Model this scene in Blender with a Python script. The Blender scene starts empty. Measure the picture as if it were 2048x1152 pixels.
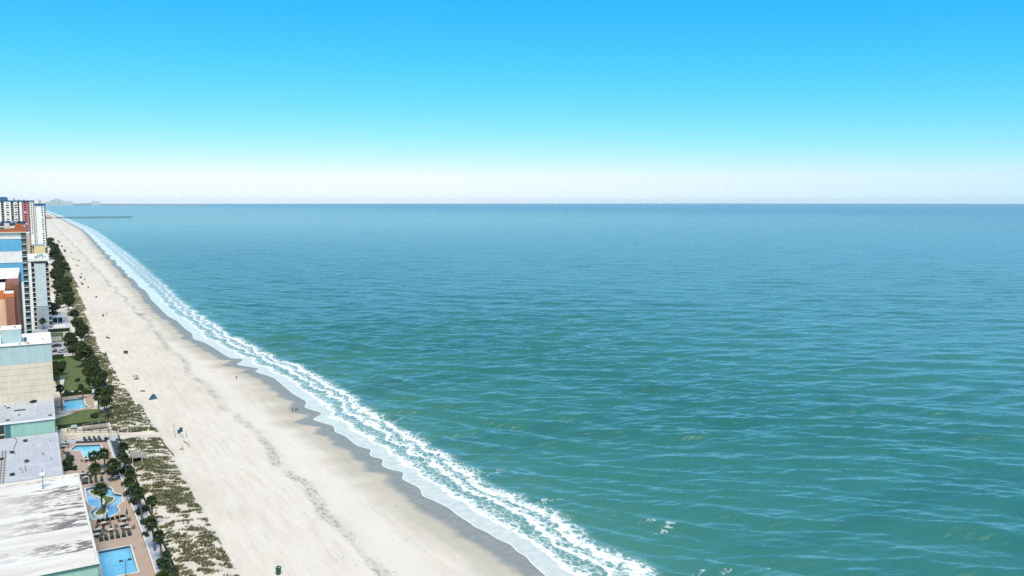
import bpy, bmesh, math, random
import numpy as np
from mathutils import Vector, Matrix
R = math.radians
random.seed(7)
rng = np.random.default_rng(11)
scene = bpy.context.scene
col = scene.collection

# ------------------------------------------------------------------ camera, sky, sun, exposure
CAM_H = 70.0
cam_data = bpy.data.cameras.new('camera')
cam_data.sensor_width = 36.0
cam_data.lens = 36.0 * 1650.0 / 2048.0
cam_data.clip_start = 1.0
cam_data.clip_end = 200000.0
cam = bpy.data.objects.new('camera', cam_data)
cam.location = (0.0, 0.0, CAM_H)
cam.rotation_euler = (R(90.0) - math.atan(171.0 / 1650.0), 0.0, R(-30.0))
col.objects.link(cam)
scene.camera = cam

SUN_AZ = R(193.0)      # clockwise from +Y (along the coast): behind the camera
SUN_EL = R(54.0)
world = bpy.data.worlds.new('World')
scene.world = world
world.use_nodes = True
wt = world.node_tree
for n in list(wt.nodes):
    wt.nodes.remove(n)
w_out = wt.nodes.new('ShaderNodeOutputWorld')
w_bg = wt.nodes.new('ShaderNodeBackground')
w_sky = wt.nodes.new('ShaderNodeTexSky')
w_sky.sky_type = 'NISHITA'
w_sky.sun_disc = False
w_sky.sun_elevation = SUN_EL
w_sky.sun_rotation = SUN_AZ
w_sky.altitude = 0.0
w_sky.air_density = 1.0
w_sky.dust_density = 0.2
w_sky.ozone_density = 3.0
w_tc = wt.nodes.new('ShaderNodeTexCoord'); w_sx = wt.nodes.new('ShaderNodeSeparateXYZ'); w_cx = wt.nodes.new('ShaderNodeCombineXYZ'); w_mx = wt.nodes.new('ShaderNodeMath')
w_mx.operation = 'MAXIMUM'; w_mx.inputs[1].default_value = 0.030          # even brightness in the last degree above the horizon
wt.links.new(w_tc.outputs['Generated'], w_sx.inputs[0]); wt.links.new(w_sx.outputs[2], w_mx.inputs[0])
wt.links.new(w_sx.outputs[0], w_cx.inputs[0]); wt.links.new(w_sx.outputs[1], w_cx.inputs[1]); wt.links.new(w_mx.outputs[0], w_cx.inputs[2])
wt.links.new(w_cx.outputs[0], w_sky.inputs[0])
w_sep = wt.nodes.new('ShaderNodeSeparateColor')
w_com = wt.nodes.new('ShaderNodeCombineColor')
wt.links.new(w_sky.outputs[0], w_sep.inputs[0])
SKY_GRADE = ((0.1150, 2.6), (0.0862, 0.85), (0.100, 0.55))   # (scale, gamma) of each channel: the punchy blue grade of the picture
for i, (k, gm) in enumerate(SKY_GRADE):
    a = wt.nodes.new('ShaderNodeMath'); a.operation = 'MULTIPLY'; a.inputs[1].default_value = k
    b = wt.nodes.new('ShaderNodeMath'); b.operation = 'POWER'; b.inputs[1].default_value = gm
    c = wt.nodes.new('ShaderNodeMath'); c.operation = 'MULTIPLY'; c.inputs[1].default_value = 11.9
    wt.links.new(w_sep.outputs[i], a.inputs[0]); wt.links.new(a.outputs[0], b.inputs[0])
    wt.links.new(b.outputs[0], c.inputs[0]); wt.links.new(c.outputs[0], w_com.inputs[i])
wt.links.new(w_com.outputs[0], w_bg.inputs[0])
w_bg.inputs[1].default_value = 0.1
wt.links.new(w_bg.outputs[0], w_out.inputs[0])

sun_data = bpy.data.lights.new('sun', 'SUN')
sun_data.energy = 4.8
sun_data.angle = R(26.0)
sun_data.color = (1.0, 0.87, 0.66)
sun = bpy.data.objects.new('sun', sun_data)
sd = Vector((math.sin(SUN_AZ) * math.cos(SUN_EL), math.cos(SUN_AZ) * math.cos(SUN_EL), math.sin(SUN_EL)))
sun.rotation_euler = (-sd).to_track_quat('-Z', 'Y').to_euler()
sun.location = (200, 0, 300)
col.objects.link(sun)

vs = scene.view_settings
vs.view_transform = 'Standard'
vs.look = 'None'
vs.exposure = 0.2
vs.gamma = 1.0
vs.use_curve_mapping = False
scene.cycles.max_bounces = 6
scene.cycles.diffuse_bounces = 2
scene.cycles.glossy_bounces = 2
scene.cycles.transmission_bounces = 4
scene.cycles.volume_bounces = 0
scene.cycles.sample_clamp_direct = 2.5
scene.cycles.sample_clamp_indirect = 4.0
scene.cycles.use_denoising = False

# ------------------------------------------------------------------ helpers
def link(o, parent=None):
    col.objects.link(o)
    if parent is not None:
        o.parent = parent
    return o

def tag(o, label=None, cat=None, group=None, kind=None):
    if label: o['label'] = label
    if cat: o['category'] = cat
    if group: o['group'] = group
    if kind: o['kind'] = kind
    return o

def thing(name, label, cat, loc=(0, 0, 0), rz=0.0, group=None):
    o = bpy.data.objects.new(name, None)
    o.location = loc; o.rotation_euler = (0, 0, rz); o.empty_display_size = 0.3
    link(o)
    return tag(o, label, cat, group)

class MB:
    """collects faces, then becomes ONE mesh object"""
    def __init__(self):
        self.v = []; self.f = []; self.m = []
    def add(self, verts, faces, mi=0):
        b = len(self.v)
        self.v += [tuple(p) for p in verts]
        self.f += [tuple(b + i for i in f) for f in faces]
        self.m += [mi] * len(faces)
        return self
    def box(self, x0, x1, y0, y1, z0, z1, mi=0, taper=0.0):
        t = taper
        vs_ = [(x0, y0, z0), (x1, y0, z0), (x1, y1, z0), (x0, y1, z0),
               (x0 + t, y0 + t, z1), (x1 - t, y0 + t, z1), (x1 - t, y1 - t, z1), (x0 + t, y1 - t, z1)]
        return self.add(vs_, [(3, 2, 1, 0), (4, 5, 6, 7), (0, 1, 5, 4), (1, 2, 6, 5), (2, 3, 7, 6), (3, 0, 4, 7)], mi)
    def beam(self, p0, p1, w, h=None, mi=0):
        h = h or w
        p0 = Vector(p0); p1 = Vector(p1); d = (p1 - p0).normalized()
        up = Vector((0, 0, 1)) if abs(d.z) < 0.95 else Vector((1, 0, 0))
        sx = d.cross(up).normalized(); sy = sx.cross(d).normalized()
        vs_ = []
        for p in (p0, p1):
            for a, b in ((-1, -1), (1, -1), (1, 1), (-1, 1)):
                vs_.append(p + sx * (a * w / 2) + sy * (b * h / 2))
        return self.add(vs_, [(3, 2, 1, 0), (4, 5, 6, 7), (0, 1, 5, 4), (1, 2, 6, 5), (2, 3, 7, 6), (3, 0, 4, 7)], mi)
    def tube(self, pts, radii, n=8, mi=0, cap=True):
        b = []; k = len(pts)
        pts = [Vector(p) for p in pts]
        for i, p in enumerate(pts):
            d = (pts[min(i + 1, k - 1)] - pts[max(i - 1, 0)]).normalized()
            up = Vector((0, 0, 1)) if abs(d.z) < 0.9 else Vector((1, 0, 0))
            sx = d.cross(up).normalized(); sy = sx.cross(d).normalized()
            for j in range(n):
                a = 2 * math.pi * j / n
                b.append(p + sx * (math.cos(a) * radii[i]) + sy * (math.sin(a) * radii[i]))
        fs = []
        for i in range(k - 1):
            for j in range(n):
                fs.append((i * n + j, i * n + (j + 1) % n, (i + 1) * n + (j + 1) % n, (i + 1) * n + j))
        if cap:
            fs.append(tuple(range(n - 1, -1, -1))); fs.append(tuple((k - 1) * n + j for j in range(n)))
        return self.add(b, fs, mi)
    def lathe(self, c, prof, n=12, mi=0):
        b = []
        for r, z in prof:
            for j in range(n):
                a = 2 * math.pi * j / n
                b.append((c[0] + r * math.cos(a), c[1] + r * math.sin(a), c[2] + z))
        fs = []
        for i in range(len(prof) - 1):
            for j in range(n):
                fs.append((i * n + j, i * n + (j + 1) % n, (i + 1) * n + (j + 1) % n, (i + 1) * n + j))
        fs.append(tuple(range(n - 1, -1, -1))); fs.append(tuple((len(prof) - 1) * n + j for j in range(n)))
        return self.add(b, fs, mi)
    def prism(self, poly, z0, z1, mi=0):
        n = len(poly)
        vs_ = [(p[0], p[1], z0) for p in poly] + [(p[0], p[1], z1) for p in poly]
        fs = [tuple(range(n - 1, -1, -1)), tuple(range(n, 2 * n))]
        fs += [(i, (i + 1) % n, n + (i + 1) % n, n + i) for i in range(n)]
        return self.add(vs_, fs, mi)
    def mesh(self, name, mats, smooth=False):
        me = bpy.data.meshes.new(name)
        me.from_pydata(self.v, [], self.f)
        mats = mats if isinstance(mats, (list, tuple)) else [mats]
        for m in mats: me.materials.append(m)
        if len(mats) > 1: me.polygons.foreach_set('material_index', self.m)
        if smooth: me.polygons.foreach_set('use_smooth', [True] * len(me.polygons))
        me.update()
        return me
    def build(self, name, mats, parent=None, smooth=False, loc=None):
        o = bpy.data.objects.new(name, self.mesh(name, mats, smooth))
        if loc: o.location = loc
        return link(o, parent)

def box(name, mat, parent, *a, **k):
    return MB().box(*a, **k).build(name, mat, parent)

def inst(name, me, parent=None, loc=(0, 0, 0), rz=0.0, sc=1.0):
    o = bpy.data.objects.new(name, me)
    o.location = loc; o.rotation_euler = (0, 0, rz)
    o.scale = (sc, sc, sc) if not isinstance(sc, tuple) else sc
    return link(o, parent)

def copy_tree(root, loc, rz=0.0, sc=1.0, label=None, group=None):
    c = root.copy(); col.objects.link(c)
    c.location = loc; c.rotation_euler = (0, 0, rz); c.scale = (sc, sc, sc)
    if label: c['label'] = label
    if group: c['group'] = group
    for ch in root.children:
        d = ch.copy(); col.objects.link(d); d.parent = c
        for gch in ch.children:
            e = gch.copy(); col.objects.link(e); e.parent = d
    return c

ORD = ['first', 'second', 'third', 'fourth', 'fifth', 'sixth', 'seventh', 'eighth', 'ninth', 'tenth', 'eleventh', 'twelfth', 'thirteenth', 'fourteenth', 'fifteenth', 'sixteenth', 'seventeenth', 'eighteenth', 'nineteenth', 'twentieth']

def sheet(name, outer, holes, z, mat, skirt=0.0, parent=None):
    """flat sheet with holes, optional skirt down its outer edge"""
    bm = bmesh.new()
    edges = []
    loops = []
    for poly in [outer] + list(holes):
        vs_ = [bm.verts.new((p[0], p[1], z)) for p in poly]
        loops.append(vs_)
        for i in range(len(vs_)):
            edges.append(bm.edges.new((vs_[i], vs_[(i + 1) % len(vs_)])))
    bmesh.ops.triangle_fill(bm, use_beauty=True, edges=edges)
    for f in bm.faces:
        if f.normal.z < 0: f.normal_flip()
    if skirt:
        low = [bm.verts.new((v.co.x, v.co.y, z - skirt)) for v in loops[0]]
        n = len(low)
        for i in range(n):
            bm.faces.new((loops[0][i], loops[0][(i + 1) % n], low[(i + 1) % n], low[i]))
        bmesh.ops.recalc_face_normals(bm, faces=bm.faces)
    me = bpy.data.meshes.new(name); bm.to_mesh(me); bm.free()
    me.materials.append(mat)
    return link(bpy.data.objects.new(name, me), parent)

def smooth_loop(pts, n=4):
    """closed Catmull-Rom through the points"""
    out = []; k = len(pts)
    for i in range(k):
        p0, p1, p2, p3 = (Vector(pts[(i + j - 1) % k] + (0,)) for j in range(4))
        for s in range(n):
            t = s / n
            q = 0.5 * ((2 * p1) + (p2 - p0) * t + (2 * p0 - 5 * p1 + 4 * p2 - p3) * t * t + (3 * p1 - p0 - 3 * p2 + p3) * t ** 3)
            out.append((q.x, q.y))
    return out

def inset(poly, d):
    k = len(poly)
    area = sum(poly[i][0] * poly[(i + 1) % k][1] - poly[(i + 1) % k][0] * poly[i][1] for i in range(k))
    s = 1 if area > 0 else -1
    out = []
    for i in range(k):
        a = Vector(poly[i - 1]); b = Vector(poly[i]); c = Vector(poly[(i + 1) % k])
        n1 = Vector((-(b - a).y, (b - a).x)).normalized() * s
        n2 = Vector((-(c - b).y, (c - b).x)).normalized() * s
        n = (n1 + n2)
        n = n / max(0.6, n.length_squared / 2) if n.length > 1e-6 else n1
        out.append((b.x + n.x * d, b.y + n.y * d))
    return out

# ------------------------------------------------------------------ materials
class NT:
    def __init__(self, name):
        self.mat = bpy.data.materials.new(name)
        self.mat.use_nodes = True
        self.t = self.mat.node_tree
        self.p = self.t.nodes['Principled BSDF']
        self.out = self.t.nodes['Material Output']
        self._pos = None
    def n(self, ty, **kw):
        x = self.t.nodes.new(ty)
        for k, v in kw.items(): setattr(x, k, v)
        return x
    def l(self, a, b): self.t.links.new(a, b)
    def pos(self):
        if self._pos is None:
            self._pos = self.n('ShaderNodeNewGeometry').outputs['Position']
        return self._pos
    def obj(self): return self.n('ShaderNodeTexCoord').outputs['Object']
    def math(self, op, a, b=None, c=None, clamp=False):
        x = self.n('ShaderNodeMath', operation=op); x.use_clamp = clamp
        for i, q in enumerate((a, b, c)):
            if q is None: continue
            if isinstance(q, (int, float)): x.inputs[i].default_value = q
            else: self.l(q, x.inputs[i])
        return x.outputs[0]
    def xyz(self, v=None):
        s = self.n('ShaderNodeSeparateXYZ'); self.l(v or self.pos(), s.inputs[0]); return s.outputs
    def mapv(self, v, scale=(1, 1, 1), rot=(0, 0, 0), loc=(0, 0, 0)):
        m = self.n('ShaderNodeMapping'); self.l(v, m.inputs[0])
        m.inputs['Location'].default_value = loc; m.inputs['Rotation'].default_value = rot; m.inputs['Scale'].default_value = scale
        return m.outputs[0]
    def noise(self, v, scale, detail=3.0, rough=0.55, dist=0.0, out='Fac'):
        x = self.n('ShaderNodeTexNoise'); self.l(v, x.inputs['Vector'])
        x.inputs['Scale'].default_value = scale; x.inputs['Detail'].default_value = detail
        x.inputs['Roughness'].default_value = rough; x.inputs['Distortion'].default_value = dist
        return x.outputs[out]
    def voro(self, v, scale, feature='DISTANCE_TO_EDGE'):
        x = self.n('ShaderNodeTexVoronoi', feature=feature); self.l(v, x.inputs['Vector']); x.inputs['Scale'].default_value = scale
        return x.outputs['Distance']
    def ramp(self, fac, stops, interp='LINEAR'):
        r = self.n('ShaderNodeValToRGB'); self.l(fac, r.inputs[0]); cr = r.color_ramp; cr.interpolation = interp
        while len(cr.elements) < len(stops): cr.elements.new(0.5)
        for e, (p, c) in zip(cr.elements, stops):
            e.position = p
            e.color = (c, c, c, 1) if isinstance(c, (int, float)) else (*c, 1)
        return r.outputs[0]
    def mix(self, fac, a, b, blend='MIX'):
        x = self.n('ShaderNodeMix', data_type='RGBA', blend_type=blend)
        for i, q in ((0, fac), (6, a), (7, b)):
            if isinstance(q, (int, float)): x.inputs[i].default_value = q
            elif isinstance(q, tuple): x.inputs[i].default_value = (*q, 1)
            else: self.l(q, x.inputs[i])
        return x.outputs[2]
    def bump(self, h, strength=0.5, dist=1.0, normal=None):
        b = self.n('ShaderNodeBump'); b.inputs['Strength'].default_value = strength; b.inputs['Distance'].default_value = dist
        self.l(h, b.inputs['Height'])
        if normal is not None: self.l(normal, b.inputs['Normal'])
        return b.outputs[0]
    def smooth(self, v, a, b):
        m = self.n('ShaderNodeMapRange', interpolation_type='SMOOTHSTEP')
        self.l(v, m.inputs[0]); m.inputs[1].default_value = a; m.inputs[2].default_value = b
        return m.outputs[0]
    def done(self, colr=None, rough=None, normal=None, metal=None, spec=None):
        p = self.p
        if colr is not None:
            if isinstance(colr, tuple): p.inputs['Base Color'].default_value = (*colr, 1)
            else: self.l(colr, p.inputs['Base Color'])
        if rough is not None:
            if isinstance(rough, (int, float)): p.inputs['Roughness'].default_value = rough
            else: self.l(rough, p.inputs['Roughness'])
        if normal is not None: self.l(normal, p.inputs['Normal'])
        if metal is not None: p.inputs['Metallic'].default_value = metal
        if spec is not None: p.inputs['Specular IOR Level'].default_value = spec
        return self.mat

def paint(name, c, rough=0.7, var=0.10, scale=0.35, streak=True, spec=0.3):
    """painted or weathered surface: base colour with soft blotches and vertical run marks"""
    t = NT(name)
    a = t.noise(t.pos(), scale, 5, 0.6)
    b = t.noise(t.mapv(t.pos(), (1.6, 1.6, 0.12 if streak else 1.6)), 1.0, 4, 0.6)
    f = t.math('ADD', t.math('MULTIPLY', a, 0.6), t.math('MULTIPLY', b, 0.4))
    dark = tuple(x * (1 - var * 2.0) for x in c); lite = tuple(min(0.95, x * (1 + var * 0.8)) for x in c)
    return t.done(t.ramp(f, [(0.3, dark), (0.52, c), (0.75, lite)]), rough, spec=spec)

def plain(name, c, rough=0.6, metal=0.0, var=0.12, scale=3.0):
    t = NT(name)
    a = t.noise(t.obj(), scale, 3, 0.6)
    return t.done(t.ramp(a, [(0.25, tuple(x * (1 - var) for x in c)), (0.75, tuple(min(1, x * (1 + var)) for x in c))]), rough, metal=metal)

def leafy(name, c, var=0.45, scale=0.9):
    t = NT(name)
    a = t.noise(t.pos(), scale, 3, 0.6)
    b = t.n('ShaderNodeObjectInfo').outputs['Random']
    f = t.math('ADD', t.math('MULTIPLY', a, 0.8), t.math('MULTIPLY', b, 0.2))
    yel = (c[0] * (1 + var * 1.3), c[1] * (1 + var), c[2] * 1.1)
    return t.done(t.ramp(f, [(0.3, tuple(x * (1 - var) for x in c)), (0.5, c), (0.72, yel)]), 0.6, spec=0.25)

M = {}
for k_, c_, r_ in (('white', (0.74, 0.75, 0.74), 0.6), ('offwhite', (0.66, 0.65, 0.61), 0.7), ('teal', (0.27, 0.47, 0.42), 0.7),
                   ('teal_dark', (0.05, 0.16, 0.20), 0.5), ('sky_blue', (0.36, 0.49, 0.51), 0.7), ('beige', (0.60, 0.54, 0.45), 0.8),
                   ('stripe_blue', (0.11, 0.38, 0.60), 0.7), ('peach', (0.70, 0.46, 0.31), 0.8), ('orange', (0.55, 0.16, 0.05), 0.8),
                   ('brown', (0.29, 0.125, 0.09), 0.8), ('brown_dark', (0.16, 0.075, 0.055), 0.8), ('tile_orange', (0.30, 0.085, 0.03), 0.8),
                   ('grey_blue', (0.50, 0.57, 0.62), 0.8), ('cream', (0.62, 0.52, 0.30), 0.8), ('tan', (0.42, 0.36, 0.30), 0.8),
                   ('navy', (0.02, 0.03, 0.06), 0.6), ('trim_blue', (0.015, 0.10, 0.22), 0.6), ('pink', (0.42, 0.13, 0.17), 0.8),
                   ('lilac', (0.45, 0.45, 0.50), 0.8), ('concrete', (0.45, 0.46, 0.50), 0.85), ('curb', (0.70, 0.69, 0.64), 0.8),
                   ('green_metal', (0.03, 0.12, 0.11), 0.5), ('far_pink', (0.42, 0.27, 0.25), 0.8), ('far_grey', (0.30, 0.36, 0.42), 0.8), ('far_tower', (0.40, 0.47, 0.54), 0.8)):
    M[k_] = paint(k_, tuple(x * 0.88 for x in c_), r_)
M['glass'] = plain('glass', (0.018, 0.024, 0.03), 0.3, var=0.4, scale=0.6)
M['glass'].node_tree.nodes['Principled BSDF'].inputs['Specular IOR Level'].default_value = 0.2
M['curtain'] = plain('curtain', (0.42, 0.43, 0.42), 0.6, var=0.2, scale=0.5)
M['glass_green'] = plain('glass_green', (0.03, 0.09, 0.09), 0.15, var=0.5, scale=0.5)
M['dark'] = plain('dark', (0.02, 0.022, 0.022), 0.6)
M['dark_green'] = plain('dark_green', (0.012, 0.03, 0.024), 0.7)
M['dark_frame'] = plain('dark_frame', (0.03, 0.03, 0.03), 0.5)
M['metal_grey'] = plain('metal_grey', (0.20, 0.21, 0.22), 0.5, metal=0.4)
M['wood'] = plain('wood', (0.20, 0.17, 0.13), 0.85, var=0.3, scale=2.0)
M['wood_grey'] = plain('wood_grey', (0.27, 0.25, 0.23), 0.85, var=0.3, scale=1.5)
M['wood_pale'] = plain('wood_pale', (0.52, 0.50, 0.43), 0.85, var=0.2, scale=1.5)
M['trunk'] = plain('trunk', (0.095, 0.080, 0.062), 0.95, var=0.4, scale=5.0)
M['table'] = plain('table', (0.50, 0.46, 0.42), 0.5, var=0.15)
M['umbrella_green'] = plain('umbrella_green', (0.012, 0.06, 0.06), 0.8)
M['bin_green'] = plain('bin_green', (0.006, 0.06, 0.035), 0.5)
M['bin_blue'] = plain('bin_blue', (0.008, 0.05, 0.22), 0.5)
M['bag'] = plain('bag', (0.7, 0.7, 0.7), 0.5)
M['red'] = plain('red', (0.45, 0.06, 0.05), 0.5)
M['tarp'] = plain('tarp', (0.012, 0.06, 0.12), 0.6)
M['tarp_dark'] = plain('tarp_dark', (0.01, 0.035, 0.06), 0.7)
M['palm_leaf'] = leafy('palm_leaf', (0.036, 0.058, 0.018))
M['tree_leaf'] = leafy('tree_leaf', (0.028, 0.044, 0.014))
M['shrub_leaf'] = leafy('shrub_leaf', (0.022, 0.044, 0.018))
M['skin'] = plain('skin', (0.42, 0.27, 0.2), 0.6)
M['cloth_dark'] = plain('cloth_dark', (0.02, 0.022, 0.03), 0.8)
M['cloth_grey'] = plain('cloth_grey', (0.18, 0.19, 0.2), 0.8)
M['cloth_red'] = plain('cloth_red', (0.22, 0.04, 0.05), 0.8)
M['cloth_blue'] = plain('cloth_blue', (0.04, 0.07, 0.16), 0.8)
M['hair'] = plain('hair', (0.03, 0.02, 0.015), 0.7)
# ------------------------------------------------------------------ shoreline (X of the swash edge along the coast)
_sh = [(-400, 80), (60, 80.0), (126.3, 80.4), (133.7, 81.0), (135.8, 82.0), (138.4, 81.0), (142.5, 82.1), (145.4, 80.9), (150.9, 80.7), (154.4, 79.6),
       (157, 79.9), (162.5, 79.4), (166.9, 79.8), (174.5, 78.5), (178, 77.2), (180.2, 78.7), (183.9, 79.3), (189.5, 78.2), (192.3, 78.0), (196.6, 81.3),
       (197.7, 79.4), (202.7, 77.3), (206.9, 78.3), (209.5, 80.8), (211.4, 78.3), (215.3, 77.8), (219.6, 80.6), (223.8, 78.0), (229.6, 77.9), (236.5, 78.3),
       (242.3, 76.8), (248.9, 78.8), (260.8, 74.8), (266.1, 80.7), (277.3, 77.3), (285.2, 80.5), (300, 79.5), (331, 80.5), (349, 76.5), (353, 80.2),
       (367, 73.0), (379, 79.0), (383, 74.2), (394, 73.2), (410, 72.8), (434, 71.4), (449, 68.3), (467, 70.6), (487, 70.1), (522, 71.0), (548, 68.9),
       (597, 69.9), (649, 70.9), (700, 73.5), (829, 75.5), (1000, 79.0), (1251, 84.3), (1600, 92.0), (2000, 102.0), (2471, 109.8), (3477, 107.0), (5000, 105), (12000, 60), (70000, -2000)]
_sy = np.array([p[0] for p in _sh], float); _sx = np.array([p[1] for p in _sh], float)
_ty = np.arange(-500, 1400, 0.5)
def _gauss(v, sig):
    k = np.arange(-int(sig * 8), int(sig * 8) + 1) * 0.5; g_ = np.exp(-0.5 * (k / sig) ** 2); g_ /= g_.sum()
    return np.convolve(np.pad(v, len(k) // 2, mode='edge'), g_, mode='valid')
_tx = _gauss(np.interp(_ty, _sy, _sx), 1.3)
_tx2 = _gauss(np.interp(_ty, _sy, _sx), 16.0)
def shore_mean(Y):
    Y = np.asarray(Y, float)
    return np.where(Y < 1300, np.interp(Y, _ty, _tx2), np.interp(Y, _sy, _sx))
def shore(Y):
    Y = np.asarray(Y, float)
    w = np.clip((Y - 640) / 300, 0, 1)
    wob = 1.6 * np.sin(Y / 11.3 + 1.0) * np.sin(Y / 37.0) + 1.2 * np.sin(Y / 21.0)
    return np.where(Y < 1300, np.interp(Y, _ty, _tx), np.interp(Y, _sy, _sx)) + w * wob

def vnoise(x, y, seed=0, n=9, f0=1.0, f1=3.0):
    r = np.random.default_rng(seed); o = np.zeros_like(np.asarray(x, float) + np.asarray(y, float))
    for i in range(n):
        a = r.uniform(0, 2 * math.pi); f = f0 * (f1 / f0) ** r.uniform(0, 1); p = r.uniform(0, 6.28)
        o += np.sin((x * math.cos(a) + y * math.sin(a)) * f + p)
    return o / math.sqrt(n / 2.0)

def grid_mesh(name, P, attrs, mat, smooth=True):
    """P: (rows, cols, 3) vertices -> mesh with float attributes"""
    r, c, _ = P.shape
    me = bpy.data.meshes.new(name)
    me.vertices.add(r * c); me.vertices.foreach_set('co', P.reshape(-1).astype(np.float32))
    idx = np.arange(r * c).reshape(r, c)
    q = np.stack([idx[:-1, :-1], idx[:-1, 1:], idx[1:, 1:], idx[1:, :-1]], -1).reshape(-1, 4)
    me.loops.add(q.size); me.loops.foreach_set('vertex_index', q.reshape(-1).astype(np.int32))
    me.polygons.add(len(q)); me.polygons.foreach_set('loop_start', (np.arange(len(q)) * 4).astype(np.int32))
    me.polygons.foreach_set('use_smooth', np.full(len(q), smooth))
    for k, a in attrs.items():
        at = me.attributes.new(k, 'FLOAT', 'POINT'); at.data.foreach_set('value', a.reshape(-1).astype(np.float32))
    me.materials.append(mat); me.update(calc_edges=True); me.validate()
    return link(bpy.data.objects.new(name, me))

def geo(start, step, growth, end, hold=None, until=0.0):
    """growing steps; with hold, the step stays at that size as far as until"""
    out = [start]; s = step
    while out[-1] < end:
        s *= growth
        if hold and out[-1] < until: s = min(s, hold)
        elif hold: s *= 1.02
        out.append(out[-1] + s)
    return out

# ------------------------------------------------------------------ sand
def sand_material():
    t = NT('sand')
    P = t.pos(); x, y, z = t.xyz()
    at = t.n('ShaderNodeAttribute', attribute_name='shore'); sh = at.outputs['Fac']      # metres seaward of the swash edge
    along = t.mapv(P, (1.0, 0.10, 1.0))
    big = t.noise(t.mapv(P, (1, 0.3, 1)), 0.05, 4, 0.6)
    streak = t.noise(along, 0.55, 5, 0.65)
    fine = t.noise(P, 1.6, 4, 0.7)
    dry = t.ramp(streak, [(0.28, (0.55, 0.49, 0.40)), (0.5, (0.62, 0.56, 0.47)), (0.72, (0.65, 0.60, 0.52))])
    dry = t.mix(t.math('MULTIPLY', t.smooth(big, 0.45, 0.7), 0.35), dry, (0.413, 0.367, 0.273))
    dry = t.mix(t.math('MULTIPLY', t.smooth(fine, 0.5, 0.8), 0.25), dry, (0.390, 0.351, 0.289))
    # tyre and rake lines running with the beach
    lines = t.noise(t.mapv(P, (3.2, 0.035, 1.0), rot=(0, 0, R(1.2))), 1.0, 2, 0.5)
    lmask = t.math('MULTIPLY', t.smooth(lines, 0.60, 0.72), t.smooth(t.noise(P, 0.06, 2), 0.42, 0.6))
    dry = t.mix(t.math('MULTIPLY', lmask, 0.55), dry, (0.312, 0.296, 0.257))
    # wrack line: a ragged belt of weed and shell about half way down
    wv = t.math('ADD', x, t.math('MULTIPLY', t.math('SUBTRACT', t.noise(t.mapv(P, (0.2, 1, 1)), 0.022, 2), 0.5), 14.0))
    belt = t.math('MULTIPLY', t.smooth(wv, 52.2, 53.6), t.math('SUBTRACT', 1.0, t.smooth(wv, 54.4, 56.4)))
    speck = t.smooth(t.noise(t.mapv(P, (1, 0.45, 1)), 1.1, 5, 0.75), 0.47, 0.62)
    patch = t.smooth(t.noise(t.mapv(P, (0.5, 1, 1)), 0.05, 3), 0.32, 0.52)
    wr = t.math('MULTIPLY', t.math('MULTIPLY', belt, speck), patch)
    dry = t.mix(t.math('MULTIPLY', wr, 0.75), dry, (0.101, 0.109, 0.086))
    dry = t.mix(t.math('MULTIPLY', t.math('MULTIPLY', belt, patch), 0.3), dry, (0.281, 0.296, 0.265))
    # freshly combed pale band below the wrack line
    pale = t.math('MULTIPLY', t.smooth(wv, 56.0, 58.0), t.math('SUBTRACT', 1.0, t.smooth(wv, 61.0, 65.0)))
    dry = t.mix(t.math('MULTIPLY', pale, 0.6), dry, (0.64, 0.59, 0.51))
    # damp and wet sand near the water
    wob = t.math('MULTIPLY', t.math('SUBTRACT', t.noise(t.mapv(P, (0.55, 1, 1)), 0.075, 3, 0.5), 0.5), 9.0)
    wob2 = t.math('MULTIPLY', t.math('SUBTRACT', t.noise(P, 0.35, 4, 0.6), 0.5), 2.2)
    ws = t.math('ADD', t.math('ADD', sh, wob), wob2)
    damp = t.smooth(ws, -16.0, -7.0)
    wet = t.smooth(ws, -7.0, -3.8)
    dampc = t.ramp(t.noise(along, 0.3, 4), [(0.3, (0.359, 0.335, 0.257)), (0.7, (0.445, 0.390, 0.304))])
    c = t.mix(t.math('MULTIPLY', damp, 0.75), dry, dampc)
    wetc = t.ramp(t.noise(P, 0.5, 4), [(0.3, (0.215, 0.222, 0.200)), (0.7, (0.265, 0.270, 0.240))])
    c = t.mix(wet, c, wetc)
    # scattered debris specks
    deb = t.smooth(t.noise(P, 0.9, 1, 0.4), 0.735, 0.76)
    c = t.mix(t.math('MULTIPLY', deb, 0.5), c, (0.156, 0.148, 0.125))
    rough = t.math('SUBTRACT', 0.95, t.math('MULTIPLY', wet, 0.45))
    h = t.math('ADD', t.math('MULTIPLY', fine, 0.35), t.math('MULTIPLY', streak, 0.5))
    nb = t.bump(h, 0.35, 0.35)
    return t.done(c, rough, nb, spec=0.3)

xs = [-30000, -8000, -2500, -900, -400, -200, -110, -60, -35, -20, -10, -4, 0, 2, 3] + [4 + i for i in range(13)] + [17 + 0.7 * i for i in range(22)] \
     + [34, 37, 40, 44, 48, 52, 56, 60, 63] + [65 + 0.9 * i for i in range(24)] + [88, 92, 98, 106, 120, 150, 220, 400]
ys = [-600, -300, -100, 0, 60] + [100 + 1.25 * i for i in range(330)]
ys = ys[:-1] + geo(ys[-1], 1.25, 1.03, 6000) + [9000, 14000, 20000, 30000, 45000]
xs = np.array(xs); ys = np.array(ys)
TX, TY = np.meshgrid(xs, ys)
far = np.clip((TY - 900) / 1500, 0, 1)
TX = TX + far * np.clip((TX - 10) / 60, 0, 1) * (shore(TY) - 78.0)       # the coast swings out a little further on
TS = TX - shore(TY)
TZ = np.where(TS < -13, 0.0, np.where(TS < 0, -0.46 * ((TS + 13) / 13) ** 1.4 if False else -0.46 * (np.clip(TS + 13, 0, 13) / 13), -0.46 - 0.05 * np.clip(TS, 0, 90)))
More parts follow.
